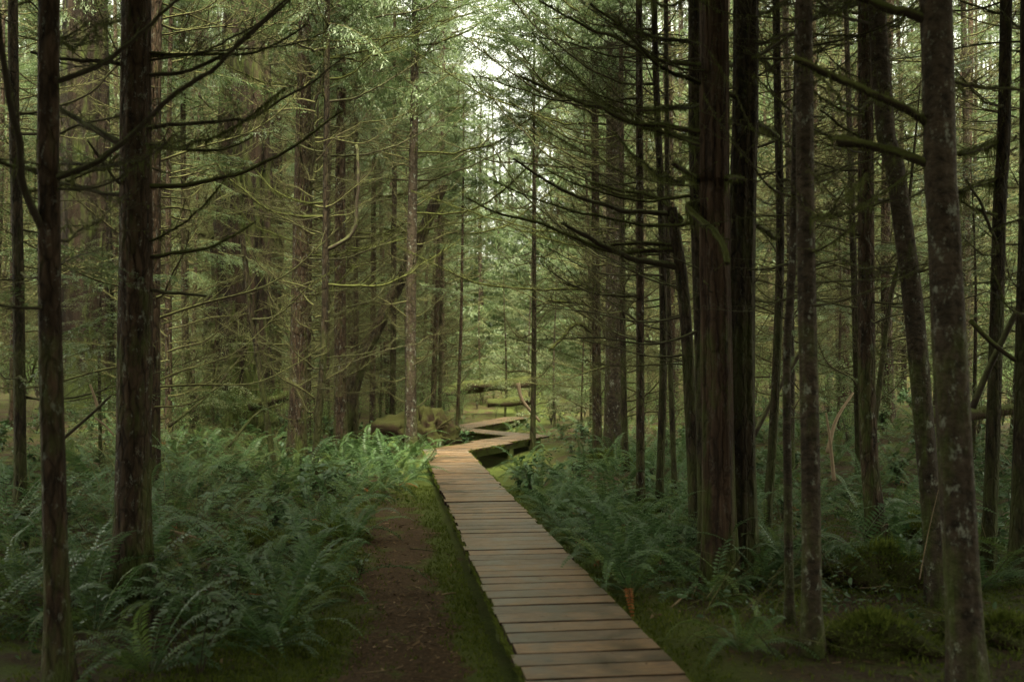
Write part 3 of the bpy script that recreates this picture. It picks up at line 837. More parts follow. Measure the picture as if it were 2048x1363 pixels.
tree('C2', 'massive pale-barked old cedar behind the two nearest left trunks', 24.0, [(172, 0), (170, 500), (163, 800)], 104, M_OLDCEDAR, kind='old_cedar', nbr=8, zb=(3, 9), sides=64, flare=0.4, flute=0.06, height=26, rough=0.04)
tree('C3', 'old reddish trunk half hidden behind the huge fluted cedar', 33.0, [(548, 0), (545, 400), (540, 780)], 42, M_OLDCEDAR, kind='old_cedar', nbr=10, zb=(3, 10), sides=36, flute=0.06, height=24)
tree('C4', 'pale mossy trunk showing between the stout left trunk and the old cedar', 30.0, [(318, 0), (322, 500), (330, 800)], 26, M_MOSSBARK, nbr=14, zb=(2, 10), sides=24, height=20)

# branches that show singly
limb('L1', [(120, 160), (205, 128), (288, 57), (370, -12)], 13, 6, 0.3, 0.3)
limb('L1', [(98, 362), (170, 336), (247, 288), (318, 221), (390, 164), (452, 118), (575, -5)], 14, 6, 0.3, -0.3)
limb('L1', [(95, 480), (56, 400), (36, 308), (15, 180), (0, 77), (-8, 0)], 17, 10, 0.3, -0.6, twigs=0.5)
limb('L1', [(90, 350), (40, 335), (-30, 315)], 11, 6, 0.5, 0.2)
limb('L2', [(303, 372), (380, 367), (452, 349), (514, 329), (590, 288), (688, 221)], 11, 4, 0.5, 0.8)
limb('L2', [(305, 514), (390, 501), (462, 472), (508, 444)], 9, 3, 0.6, 0.4)
limb('L2', [(303, 295), (390, 300), (462, 293), (503, 275)], 8, 3, 0.6, 0.5)
limb('L2', [(303, 257), (442, 241), (514, 221), (616, 170), (693, 110)], 9, 3, 0.4, 0.9)
limb('L2', [(303, 105), (380, 109), (472, 110), (539, 92), (616, 46)], 8, 3, 0.5, 0.6)
limb('L2', [(303, 150), (380, 135), (470, 90), (560, 20), (590, -15)], 9, 4, 0.3, 0.3)
limb('L2', [(241, 285), (180, 252), (123, 221), (80, 190)], 16, 7, 0.4, 0.5)
limb('L2', [(240, 330), (180, 330), (120, 326)], 11, 6, 0.4, 0.5)
limb('L2', [(240, 388), (180, 378), (120, 366), (40, 330)], 10, 4, 0.4, 0.5)
limb('L2', [(308, 580), (360, 586), (412, 592)], 8, 5, 0.3, 0.2, twigs=0.2)
limb('L2', [(258, 385), (216, 338), (176, 282)], 8, 4, 0.2, -0.4, twigs=0.3)
limb('L2', [(240, 130), (190, 122), (120, 118), (60, 105)], 10, 5, 0.3, -0.4)
limb('L5', [(650, 500), (690, 478), (712, 440), (718, 360), (714, 288)], 9, 5, 0.3, 0.0, twigs=0.4)
limb('L3', [(596, 310), (620, 280), (640, 150), (665, 60), (685, 0)], 7, 4, 0.2, -0.3, twigs=0.4)
limb('L3', [(600, 400), (618, 380), (628, 320), (636, 200)], 6, 4, 0.2, -0.3, twigs=0.4)
limb('R7', [(1348, 533), (1282, 519), (1229, 502), (1176, 475), (1123, 445)], 15, 7, 0.35, -0.5, hang=0.03)
limb('R7', [(1230, 500), (1154, 471), (1088, 445), (1000, 427), (930, 395)], 9, 3, 1.0, 0.3, hang=0.07, twigs=1.3)
limb('R7', [(1343, 427), (1264, 422), (1211, 411), (1145, 387), (1097, 365), (1026, 317)], 11, 4, 0.3, -0.4, twigs=1.2)
limb('R7', [(1365, 440), (1326, 405), (1246, 383), (1180, 365)], 10, 4, 1.0, 0.4)
limb('R7', [(1356, 492), (1300, 485), (1220, 490)], 9, 5, 1.0, 0.0)
limb('R8', [(1409, 295), (1361, 273), (1282, 255)], 10, 5, 1.0, 0.4)
limb('R8', [(1405, 264), (1308, 246), (1185, 211), (1123, 189), (1040, 154)], 11, 5, 1.0, 0.8, hang=0.07)
limb('R8', [(1405, 130), (1330, 120), (1250, 85), (1150, 40), (1080, 0)], 10, 4, 0.6, 0.8)
limb('R10', [(1554, 275), (1506, 246), (1440, 211), (1374, 211), (1286, 224)], 11, 5, 1.0, -3.4, hang=0.08)
limb('R10', [(1546, 145), (1510, 114), (1458, 110), (1374, 99), (1282, 70), (1229, 53)], 9, 4, 0.7, -3.4)
limb('R9', [(1493, 202), (1440, 180), (1370, 154), (1317, 128), (1238, 53), (1180, 10)], 11, 4, 0.5, -0.5)
limb('R10', [(1550, 475), (1484, 431), (1418, 387), (1352, 326)], 12, 6, 0.6, -3.4, hang=0.05, twigs=0.6)
limb('R8', [(1380, 410), (1409, 449), (1440, 484), (1456, 525)], 13, 9, 1.0, -0.7, hang=0.16, twigs=0.5)
limb('R9', [(1500, 360), (1470, 355), (1452, 358)], 12, 9, 1.0, -0.4, hang=0.10, twigs=0.0)
limb('R15', [(1851, 247), (1784, 205), (1707, 170), (1655, 144), (1584, 118)], 17, 13, 0.9, -0.2, hang=0.02, twigs=0.2)
limb('R15', [(1853, 324), (1799, 303), (1738, 290), (1671, 280)], 17, 18, 1.0, 0.2, hang=0.03, twigs=0.0, club=0.35)
limb('R15', [(1851, 41), (1784, 18), (1717, -4), (1650, -30)], 20, 16, 0.6, 0.1, hang=0.02, twigs=0.1)
limb('R15', [(1915, 165), (1980, 175), (2060, 182)], 9, 5, 0.5, 0.3)
limb('R16', [(1990, 285), (1955, 300), (1918, 308)], 12, 9, 1.0, -0.5, hang=0.14)
limb('R16', [(1990, 360), (1950, 372), (1915, 385)], 9, 6, 1.0, -0.5, hang=0.25)
limb('R16', [(2000, 520), (1964, 411), (1930, 360)], 7, 4, 0.3, -0.6, twigs=0.6)
limb('R13', [(1715, 74), (1670, 72), (1628, 68)], 6, 3, 0.5, -0.4)
limb('R13', [(1715, 270), (1675, 245), (1640, 220)], 6, 3, 0.5, -0.4)
limb('R13', [(1715, 470), (1680, 460), (1632, 448)], 6, 3, 0.3, -0.4)
limb('R1', [(1186, 665), (1150, 650), (1110, 690), (1098, 700)], 9, 5, 1.0, -0.5)
limb('R1', [(1186, 560), (1150, 572), (1120, 562)], 8, 4, 1.0, -0.5)
limb('R1', [(1186, 610), (1140, 605), (1095, 600)], 8, 4, 1.0, -0.5)
limb('C1', [(440, 470), (418, 472), (395, 466)], 13, 9, 1.0, -1.0, hang=0.06, twigs=0)

# long upswept branches arching over the walk from the trees on both sides
def arcs(keys, n, side, vr, run):
    for k in range(n):
        T = TREES[keys[k % len(keys)]]; d = T['d']
        v0 = rng.uniform(*vr)
        z = CAM_Z + (735 - v0) / F_PX * d
        if z > T['P'][-1, 2] - 0.3: continue
        c = np.array([np.interp(z, T['P'][:, 2], T['P'][:, q]) for q in range(3)])
        u0 = 1024 + c[0] / d * F_PX
        L = rng.uniform(*run); rise = L * rng.uniform(0.15, 0.75); cu = rng.uniform(1.3, 2.4)
        pix = [(u0 + side * L * t, v0 + 0.04 * L * math.sin(3 * t) - rise * t ** cu) for t in (0.04, 0.25, 0.5, 0.75, 1.0)]
        limb(keys[k % len(keys)], pix, rng.uniform(3, 6.5) * min(1, 15 / d) + 1.0, 1.4, rng.choice([0.3, 0.3, 0.6, 1.0]), rng.normal(0, 1.6), hang=0.06, twigs=1.5, tl=0.5)
arcs(['R1', 'R2', 'R3', 'R4', 'R5', 'R6', 'R8', 'R9b'], 38, -1, (-150, 600), (130, 420))
arcs(['L3', 'L4', 'L5', 'L9', 'L10', 'L16', 'L15', 'L11'], 42, 1, (-100, 620), (110, 330))
arcs(['R10', 'R12', 'R13', 'R9'], 14, 1, (-50, 560), (90, 260))
arcs(['R13', 'R16', 'R14'], 12, -1, (-50, 560), (90, 240))
arcs(['L1', 'L8', 'L2'], 12, 1, (-60, 560), (120, 330))
arcs(['L3', 'L5', 'L6'], 14, -1, (-60, 560), (100, 260))

# foliage boughs that show singly
def boughs(key, spots):
    T = TREES[key]
    for (u, v, dd, s, a) in spots:
        p = at_d(u, v, T['d'] + dd)
        put('bough', (BIGB if s > 1.15 else BOUGH)[rng.integers(5)], T['t'], p - T['base'], (rng.normal(0, 0.2), rng.uniform(0.0, 0.3), a), s * (0.55 if s > 1.15 else 1.0))
boughs('L6', [(372, 320, -0.2, 1.4, 0.1), (375, 350, -0.4, 1.4, -0.5), (374, 395, -0.3, 1.2, 0.2), (374, 480, -0.5, 1.5, -0.2), (380, 500, -0.3, 1.6, 0.2), (374, 540, -0.3, 1.2, -0.8), (370, 340, -0.3, 1.1, 3.0), (366, 600, -0.3, 1.3, 3.2), (440, 505, -1, 1.3, -0.4)])
boughs('L3', [(596, 60, -0.3, 1.2, 3.4), (590, 255, -0.5, 1.0, 3.2), (600, 30, -0.4, 1.2, 3.0)])
boughs('L1', [(118, 515, 0.3, 0.45, 0.3), (118, 540, 0.5, 0.5, -0.2), (80, 560, 0.4, 0.5, 2.6)])
boughs('L2', [(250, 500, -0.3, 0.35, 3.6), (246, 640, 1.5, 0.9, 3.0), (300, 610, 2.5, 1.0, 3.3), (246, 690, 2.0, 0.9, 3.4)])

boughs('L10', [(840 + rng.uniform(0, 150), rng.uniform(-40, 190), rng.uniform(-4, 2), rng.uniform(1.3, 2.2), rng.normal(0.3, 0.7)) for _ in range(22)])
boughs('L9', [(790 + rng.uniform(-60, 120), rng.uniform(-20, 330), rng.uniform(-3, 2), rng.uniform(1.3, 2.0), rng.normal(0.2, 0.9)) for _ in range(16)])
boughs('L11', [(880 + rng.uniform(-30, 80), rng.uniform(250, 480), rng.uniform(-2, 2), rng.uniform(1.3, 2.0), rng.normal(0.2, 0.9)) for _ in range(10)])
boughs('R1', [(1190 - rng.uniform(0, 150), rng.uniform(-40, 120), rng.uniform(-3, 2), rng.uniform(1.3, 2.2), rng.normal(2.9, 0.7)) for _ in range(12)])

# ================================================================== BACKGROUND TREES
VT = []
for k in range(6):
    H = 16.0
    zs = np.concatenate([np.linspace(0, 0.6, 5), np.linspace(0.9, H, 22)])
    P = np.stack([0.10 * np.sin(zs * 0.35 + k), 0.10 * np.cos(zs * 0.3 + 2 * k), zs], -1)
    VT.append(trunk_mesh(P, 0.1 * (1 - 0.9 * (zs / H) ** 1.3), 0.1, 12, [M_HEM, M_MOSSBARK, M_HEM, M_ALDER, M_HEM, M_MOSSBARK][k], 0.5, 0.04))
spots = []
def far_from(p, dmin):
    return all((p[0] - q[0]) ** 2 + (p[1] - q[1]) ** 2 > dmin ** 2 for q in spots)
for T in TREES.values(): spots.append((T['base'][0], T['base'][1]))
def corridor(x, y):              # open line of the walk, narrowing with distance
    return abs(x - float(deck_cx(y))) < np.interp(y, [0, 20, 30, 50, 80], [2.3, 2.0, 3.0, 2.8, 0.8])
def bg_tree(x, y, h, sk, cr, lo, label, group, r, name='slim_conifer'):
    b = (x, y, float(ground_z(x, y)) - 0.1)
    t = thing(name, label, 'tree', b, group)
    put('trunk', VT[rng.integers(6)], t, sc=(r / 0.1, r / 0.1, h / 16.0), rot=(rng.normal(0, 0.015), rng.normal(0, 0.015), rng.random() * 6.283))
    if sk: put('dead_branches', SKIRT[rng.integers(5)], t, rot=(0, 0, rng.random() * 6.283), sc=(sk, sk, 1.0))
    if sk and y > 10 and rng.random() < 0.5: put('foliage', FOL[rng.integers(4)], t, (0, 0, rng.uniform(-0.5, 2)), (0, 0, rng.random() * 6.283), rng.uniform(0.8, 1.15))
    if cr: put('crown', CROWN[rng.integers(4)], t, (0, 0, lo), (0, 0, rng.random() * 6.283), (cr, cr, (h + 0.6 - lo) / 9.0))
    return t
n_mid = 0
tries = 0
while n_mid < 150 and tries < 9000:
    tries += 1
    y = 14 + 34 * rng.random() ** 0.8
    half = y * 0.60 + 2
    x = rng.uniform(-half, half)
    if corridor(x, y) or not far_from((x, y), 1.1): continue
    u = 1024 + x / y * F_PX
    if y < 18 and not (u < 560 or u > 1560): continue
    if (y < 26 and 370 < u < 600) or (y < 24 and (110 < u < 245 or 690 < u < 900)) or (y < 22 and 1090 < u < 1260): continue
    spots.append((x, y))
    h = rng.uniform(13, 20)
    left = x < float(deck_cx(y))
    bg_tree(x, y, h, rng.uniform(0.75, 1.2), rng.uniform(0.5, 0.8) if rng.random() < (0.9 if y < 18 else 0.32 if x < -3 else 0.12) else 0, h * rng.uniform(0.55, 0.7),
            'slim bare-poled conifer in the crowded stand left of the boardwalk' if left else 'slim bare-poled conifer in the crowded stand right of the boardwalk',
            'slim conifers left of the boardwalk' if left else 'slim conifers right of the boardwalk', rng.uniform(0.055, 0.14))
    n_mid += 1
n_far = 0; tries = 0
while n_far < 190 and tries < 9000:
    tries += 1
    y = 52 + 72 * rng.random()
    half = y * 0.62 + 4
    x = rng.uniform(-half, half)
    if (abs(x + 0.4) < 3.4 and y < 105) or not far_from((x, y), 2.4): continue
    spots.append((x, y))
    h = rng.uniform(32, 50)
    bg_tree(x, y, h, 0 if rng.random() < 0.6 else 1.2, rng.uniform(1.6, 2.6), rng.uniform(0.2, 2.5), 'far green conifer closing the view at the back of the wood', 'far conifers at the back of the wood', rng.uniform(0.12, 0.26), 'far_conifer')
    n_far += 1
for x, y, h, cr in [(-3.6, 50, 24, 1.3), (3.9, 51, 25, 1.3), (-1.9, 62, 20.0, 1.5), (-0.9, 73, 22.5, 1.5), (1.6, 70, 26, 1.5), (-4.5, 66, 30, 1.6), (4.6, 64, 30, 1.5), (-0.6, 84, 24.5, 1.8), (-2.6, 74, 22, 1.4), (0.4, 100, 29, 2.3), (5, 90, 36, 1.8), (-6, 92, 36, 1.8)]:
    bg_tree(x, y, h, 0, cr, 0.4, 'far green conifer closing the view at the back of the wood', 'far conifers at the back of the wood', 0.18, 'far_conifer')
# trees beside and behind the camera, added out of view to shade the foreground
n_b = 0; tries = 0
while n_b < 82 and tries < 5000:
    tries += 1
    x, y = rng.uniform(-15, 15), rng.uniform(-14, 10)
    if y > 0 and abs(x) < 0.58 * y + 1.6: continue
    if abs(x - float(deck_cx(y))) < 1.5 or (x * x + y * y) < 7 or not far_from((x, y), 1.4): continue
    spots.append((x, y)); h = rng.uniform(13, 19)
    bg_tree(x, y, h, 0.9 if y < -5 else 0, (rng.uniform(1.8, 2.3) if abs(x - 1) > 3.5 else 1.4), h * (0.5 if y > -9 else 0.12), 'out-of-view conifer around the viewpoint, added to shade the foreground', 'shading conifers around the viewpoint', rng.uniform(0.08, 0.16), 'shade_conifer')
    n_b += 1

# say which slim conifer is which: by the two named trees it shows between and its turn from the front
SHORT = {'L8': 'dim border trunk', 'L1': 'nearest left trunk', 'L2': 'stout left trunk', 'C4': 'pale mossy trunk', 'L6': 'thin trunk before the cedar', 'C1': 'huge fluted cedar', 'L3': 'straight brown trunk',
         'L5': 'thin mossy trunk', 'L4': 'lichen-marked trunk', 'L15': 'crossed slim trunk', 'L10': 'lichen-grey trunk', 'L13': 'leaning sapling', 'L14': 'dark corner sapling', 'R1': 'brown trunk', 'R2': 'thick grey-brown trunk',
         'R4': 'left slim twin', 'R5': 'right slim twin', 'R7': 'broken-topped trunk', 'R8': 'reddish cedar', 'R10': 'slim bending trunk', 'R12': 'blotched trunk', 'R13': 'swollen-footed trunk', 'R15': 'stoutest trunk', 'R16': 'dark slender trunk', 'R17': 'right border trunk'}
anch = sorted((1024 + TREES[k]['base'][0] / TREES[k]['d'] * F_PX, n) for k, n in SHORT.items())
gaps = {}
for o in bpy.data.objects:
    if o.name.startswith('slim_conifer') and o.parent is None:
        u = 1024 + o.location.x / o.location.y * F_PX
        k = sum(1 for a in anch if a[0] < u)
        gaps.setdefault(k, []).append((o.location.y, o))
ORD = ['nearest', 'second nearest', 'third nearest', 'fourth nearest', 'fifth nearest', 'sixth nearest', 'seventh nearest', 'eighth nearest', 'ninth nearest', 'tenth nearest'] + [w + ' nearest' for w in 'eleventh twelfth thirteenth fourteenth fifteenth sixteenth seventeenth eighteenth nineteenth twentieth'.split()]
for k, lst in gaps.items():
    lst.sort(key=lambda q: q[0])
    if 0 < k < len(anch): where = 'between the %s and the %s' % (anch[k - 1][1], anch[k][1])
    else: where = 'beyond the ' + (anch[0][1] if k == 0 else anch[-1][1])
    for i_, (yy, o) in enumerate(lst):
        o['label'] = ('%s slim conifer %s' % (ORD[i_], where)) if i_ < len(ORD) else 'far slim conifer ' + where

# young hemlocks with soft foliage
def young(u, v, d, s, label):
    p = at_d(u, v, d); gz = float(ground_z(p[0], d))
    t = thing('young_hemlock', label, 'tree', (p[0], d, gz - 0.05), 'young hemlocks')
    put('trunk', VT[rng.integers(6)], t, sc=(0.35 * s, 0.35 * s, 4.9 * s / 16))
    put('crown', YOUNG[rng.integers(3)], t, (0, 0, 0.5 * s), (0, 0, rng.random() * 6.28), s)
young(1110, 800, 31.0, 1.15, 'soft olive young hemlock right of the last boardwalk bend')
young(1165, 820, 27.0, 0.9, 'young hemlock close behind the brown trunks on the right')
young(1010, 800, 38.0, 1.3, 'pale young hemlock in the open line beyond the boardwalk')
young(960, 800, 46.0, 1.6, 'hazy young hemlock at the far end of the open line')
young(1060, 800, 44.0, 1.5, 'olive young hemlock above the fallen mossy logs at the back')
young(430, 800, 22.0, 1.0, 'young hemlock in front of the huge fluted cedar')
young(200, 800, 16.0, 0.9, 'dim young hemlock between the two nearest left trunks')
young(1680, 800, 20.0, 1.0, 'young hemlock between the blotched and the reddish trunks on the right')
young(1950, 800, 15.0, 1.0, 'young hemlock behind the stoutest trunk at the right')
young(760, 800, 34.0, 1.2, 'young hemlock seen through the slim poles left of the walk')

# ================================================================== LOGS, STUMP, ROOT PLATE, HUMMOCKS
LOGSHRUBS = []
def lump(R, seed, sq=(1, 1, 0.8), n=26, amp=0.25, freq=1.6):
    th = np.linspace(0, 2 * np.pi, n, endpoint=False); ph = np.linspace(-np.pi / 2, np.pi / 2, n // 2 + 1)
    T, Pn = np.meshgrid(th, ph)
    x, y, z = np.cos(Pn) * np.cos(T), np.cos(Pn) * np.sin(T), np.sin(Pn)
    r = 1 + amp * (fbm2(x * freq + seed * 3.7 + z * 1.3, y * freq + seed + z * 0.7, 4) * 1.6)
    v = np.stack([x * r * sq[0], y * r * sq[1], z * r * sq[2]], -1).reshape(-1, 3) * R
    i = np.arange(n // 2)[:, None] * n; j = np.arange(n)[None]; k = (j + 1) % n
    b = MB(); b.add(v, np.stack([i + j, i + k, i + n + k, i + n + j], -1).reshape(-1, 4))
    return b
def log_mesh(P, R, mat, sides=18, rough=0.10, n=26):
    P = spline(P, n); b = MB()
    R = np.interp(np.linspace(0, 1, n), np.linspace(0, 1, len(R)), R)
    tube(b, P, R, sides, cap=True)
    v = b.v[0]; s = rng.random() * 40
    c = np.repeat(P, sides, 0)
    dv = v[:n * sides] - c
    k = 1 + rough * 3 * fbm2(dv[:, 0] * 6 + v[:n * sides, 1] * 1.5 + s, dv[:, 2] * 6 + v[:n * sides, 0] * 1.5 + s, 3)
    v[:n * sides] = c + dv * k[:, None]
    return b.mesh('log', mat)

for x_, y_ in [(-1.9, 36.2), (-0.6, 36.8), (0.9, 36.5), (1.7, 35.6), (-2.6, 37.5), (0.2, 38.4)]:
    LOGSHRUBS.append((x_, y_))
base = at_d(850, 885, 23.0); base[2] = float(ground_z(base[0], 23.0))
up = thing('uprooted_log', 'brown uprooted log with earthy root plate left of the first boardwalk bend', 'log', base)
put('log', log_mesh([np.array([0.35, 0.1, 0.72]), np.array([-0.4, 0.3, 0.50]), np.array([-1.0, 0.6, 0.30]), np.array([-1.6, 0.9, 0.12])], [0.24, 0.40, 0.34, 0.2], M_ROOT, rough=0.26), up)
put('root_plate', lump(0.74, 3, (0.74, 0.6, 0.72), 52, 0.8, 3.2).mesh('root_plate', M_ROOT), up, (0.20, 0.0, 0.22))
for k in range(8):
    a = rng.uniform(-1.2, 2.0); e = 0.45 + rng.random() * 0.3
    P = np.array([[0.1, 0, 0.3], [0.1 + math.cos(a) * e * 0.5, -0.25, 0.3 + math.sin(a) * e * 0.5], [0.15 + math.cos(a) * e, -0.35 + rng.normal(0, 0.1), 0.26 + math.sin(a) * e]])
    b = MB(); tube(b, spline(P, 8), np.linspace(0.04, 0.008, 8), 6); put('root', b.mesh('root', M_ROOT), up)

def flog(label, a, b, r0, r1, mat=M_MLOG, name='fallen_log', sag=0.0, cat='log', tw=0):
    a = np.array(a); b = np.array(b); m = (a + b) / 2 - [0, 0, sag]
    t = thing(name, label, cat, a)
    put('log', log_mesh([a - a, m - a, b - a], [r0, (r0 + r1) / 2, r1], mat, rough=0.2), t)
    ms = MB(); P = spline([a - a, m - a, b - a], 20)
    moss_strands(ms, P, np.linspace(r0, r1, 20), 160, 0.04); put('moss', ms.mesh('moss', M_HANG, False), t)['kind'] = 'stuff'
    return t
flog('mossy fallen log spanning the clearing far behind the boardwalk', at_d(880, 782, 40), at_d(1075, 762, 40), 0.26, 0.20)
flog('lower of the two mossy logs lying far behind the boardwalk', at_d(975, 806, 37), at_d(1065, 800, 37), 0.16, 0.14)
flog('mossy slanting limb left of the leaning dead pole', at_d(338, 852, 18), at_d(500, 690, 20), 0.026, 0.015, M_MOSSBARK, 'mossy_limb', sag=0.15, cat='fallen branch')
flog('arched mossy limb lying in ferns by the straight brown trunk', at_d(458, 892, 16), at_d(565, 808, 17.5), 0.022, 0.016, M_MOSSBARK, 'mossy_limb', sag=-0.18, cat='fallen branch')
flog('long grey log on the slope behind the stoutest right-hand trunk', at_d(1850, 832, 13), at_d(2070, 815, 13.5), 0.10, 0.09)
flog('mossy log among the roots right of the cedar pair', at_d(1500, 1092, 9.8), at_d(1640, 1085, 10.2), 0.045, 0.04)
flog('dark rotting log below the broad old cedar', at_d(500, 812, 23), at_d(600, 782, 24), 0.13, 0.10)

sp_ = at_d(648, 985, 15.3); sp_[2] = float(ground_z(sp_[0], 15.3)) - 0.05
st = thing('mossy_stump', 'small dark moss-capped stump among the left-hand ferns', 'stump', sp_)
zz = np.linspace(0, 0.36, 12)
put('stump_wood', trunk_mesh(np.stack([0.02 * np.sin(zz * 9), 0 * zz, zz], -1), np.linspace(0.20, 0.17, 12), 0.0, 26, M_MLOG, 0.5, 0.10, rough=0.12, name='stump_wood'), st)
put('moss_cap', lump(0.21, 5, (1, 1, 0.42), 26, 0.35).mesh('moss_cap', M_HUMMOCK), st, (0, 0, 0.33))
capP = rng.normal(0, 1, (1500, 3)); capP /= np.linalg.norm(capP, axis=1)[:, None]; capP = capP[capP[:, 2] > -0.3]
cm = put('moss_tufts', tufts(capP * [0.21, 0.21, 0.1] + [0, 0, 0.33], capP, 0.03, 0.006, 0.5, M_MOSS, 'moss_tufts'), st); cm['kind'] = 'stuff'

def hummock(label, u, v, d, R, sq, seed):
    p = at_d(u, v, d); p[2] = float(ground_z(p[0], d)) - 0.03
    t = thing('mossy_hummock', label, 'hummock', p)
    lm = lump(R, seed, (sq[0], sq[1], sq[2] * 0.75), 40, 0.42, 2.2)
    put('mound', lm.mesh('mound', M_HUMMOCK), t)
    V = np.concatenate(lm.v); V = V[V[:, 2] > -0.05 * R]
    k = rng.integers(0, len(V), 2600); N = V[k] / np.linalg.norm(V[k], axis=1)[:, None]
    m = put('moss_tufts', tufts(V[k] + rng.normal(0, 0.02 * R / 0.3, (2600, 3)), N, 0.028, 0.006, 0.6, M_MOSS, 'moss_tufts'), t); m['kind'] = 'stuff'
hummock('broad mossy hummock at the foot of the leaning trunk, bottom right', 1750, 1345, 6.5, 0.36, (1.15, 0.8, 0.55), 2)
hummock('mossy hummock in the bottom right corner beside the stoutest trunk', 2010, 1335, 6.7, 0.34, (1.2, 0.8, 0.6), 7)
hummock('low mossy mound among ferns right of the stout left trunk', 520, 1110, 10.2, 0.55, (1.3, 0.8, 0.42), 4)
hummock('dark mossy mound behind the slim pole right of the cedars', 1760, 1180, 8.3, 0.42, (1.1, 0.8, 0.75), 9)
hummock('mossy mound at the foot of the reddish trunk with curved foot', 1830, 1020, 10.6, 0.40, (0.8, 0.7, 0.9), 12)
hummock('low mossy bank beside the stump left of the earth path', 665, 1075, 11.0, 0.36, (1.1, 0.9, 0.45), 15)
hummock('mossy root mound behind the slim pair of right-hand trunks', 1210, 900, 19.0, 0.45, (1.2, 0.8, 0.8), 18)

# ================================================================== FERNS
def frond(L, arch, tipd, twist, n=30, mat=M_FERN, wmax=0.066):
    """sword fern frond: stem and two rows of narrow leaflets; local +x outwards"""
    t = np.linspace(0, 1, 14)
    z = L * (arch * t - tipd * t ** 2.3); x = L * (t - 0.18 * t ** 2)
    P = np.stack([x, twist * L * t ** 2, z], -1)
    b = MB(); tube(b, P, np.linspace(0.0035, 0.0010, 14), 3, 0)
    tan = np.gradient(P, axis=0); tan /= np.linalg.norm(tan, axis=1)[:, None]
    u = np.linspace(0.10, 0.995, n)
    q = np.stack([np.interp(u, t, P[:, k]) for k in range(3)], -1); tg = np.stack([np.interp(u, t, tan[:, k]) for k in range(3)], -1)
    lat_ = np.cross(tg, [0, 0, 1]); lat_ /= np.linalg.norm(lat_, axis=1)[:, None]
    nr = np.cross(lat_, tg)
    w = wmax * np.clip(np.minimum(0.35 + u * 3.0, 1.0) * (1 - u ** 3.2), 0.06, 1) * (L / 0.75) ** 0.6
    sp = L * 0.9 / n
    for sd in (-1, 1):
        ww = w * rng.uniform(0.85, 1.12, n)
        dr = lat_ * sd + tg * 0.28 + nr * (0.22 + rng.normal(0, 0.10, n))[:, None]
        tip = q + dr * ww[:, None] - nr * 0.25 * ww[:, None]
        m1 = q + dr * ww[:, None] * 0.45 + tg * sp * 0.46 - nr * 0.02 * ww[:, None]; m2 = q + dr * ww[:, None] * 0.40 - tg * sp * 0.36
        v = np.stack([q, m2, tip, m1], 1).reshape(-1, 3)
        f = np.arange(len(v)).reshape(-1, 4)
        b.add(v, f if sd > 0 else f[:, ::-1], 0)
    return b.mesh('frond', mat, False)
FR = [frond(rng.uniform(0.66, 0.92), rng.uniform(0.50, 1.20), rng.uniform(0.55, 1.15), rng.normal(0, 0.15)) for _ in range(12)]
FR[9:] = [frond(rng.uniform(0.62, 0.88), rng.uniform(0.55, 1.25), rng.uniform(0.55, 1.15), rng.normal(0, 0.15), mat=M_FERN2) for _ in range(3)]
FRX = [frond(rng.uniform(0.6, 0.8), rng.uniform(0.2, 0.5), rng.uniform(0.5, 0.8), rng.normal(0, 0.2), mat=M_FERNDEAD, n=22, wmax=0.04) for _ in range(2)]
n_fern = 0
def fern(x, y, s, label, group='sword ferns', nf=None, dead=0):
    global n_fern
    t = thing('sword_fern', label, 'fern', (x, y, float(ground_z(x, y)) - 0.01), group)
    nf = nf or rng.integers(13, 19)
    a0 = rng.random() * 6.28
    for k in range(nf):
        a = a0 + k * 2.4 + rng.normal(0, 0.25)
        put('frond', FR[rng.integers(12)], t, (0.02 * math.cos(a), 0.02 * math.sin(a), 0), (rng.normal(0, 0.25), rng.normal(-0.05, 0.22), a), s * rng.uniform(0.7, 1.15))
    for k in range(dead):
        put('withered_frond', FRX[k % 2], t, (0, 0, 0.02), (0, rng.normal(0, 0.1), rng.random() * 6.28), s)
    n_fern += 1
def ground_at(u, v):
    w = pdir(u, v); s = 5.0
    for _ in range(60):
        p = np.array([0, 0, CAM_Z]) + w * s
        s += (p[2] - float(ground_z(p[0], p[1]))) / max(-w[2], 0.03) * 0.7
        s = min(max(s, 2.0), 60)
    return (np.array([0, 0, CAM_Z]) + w * s)
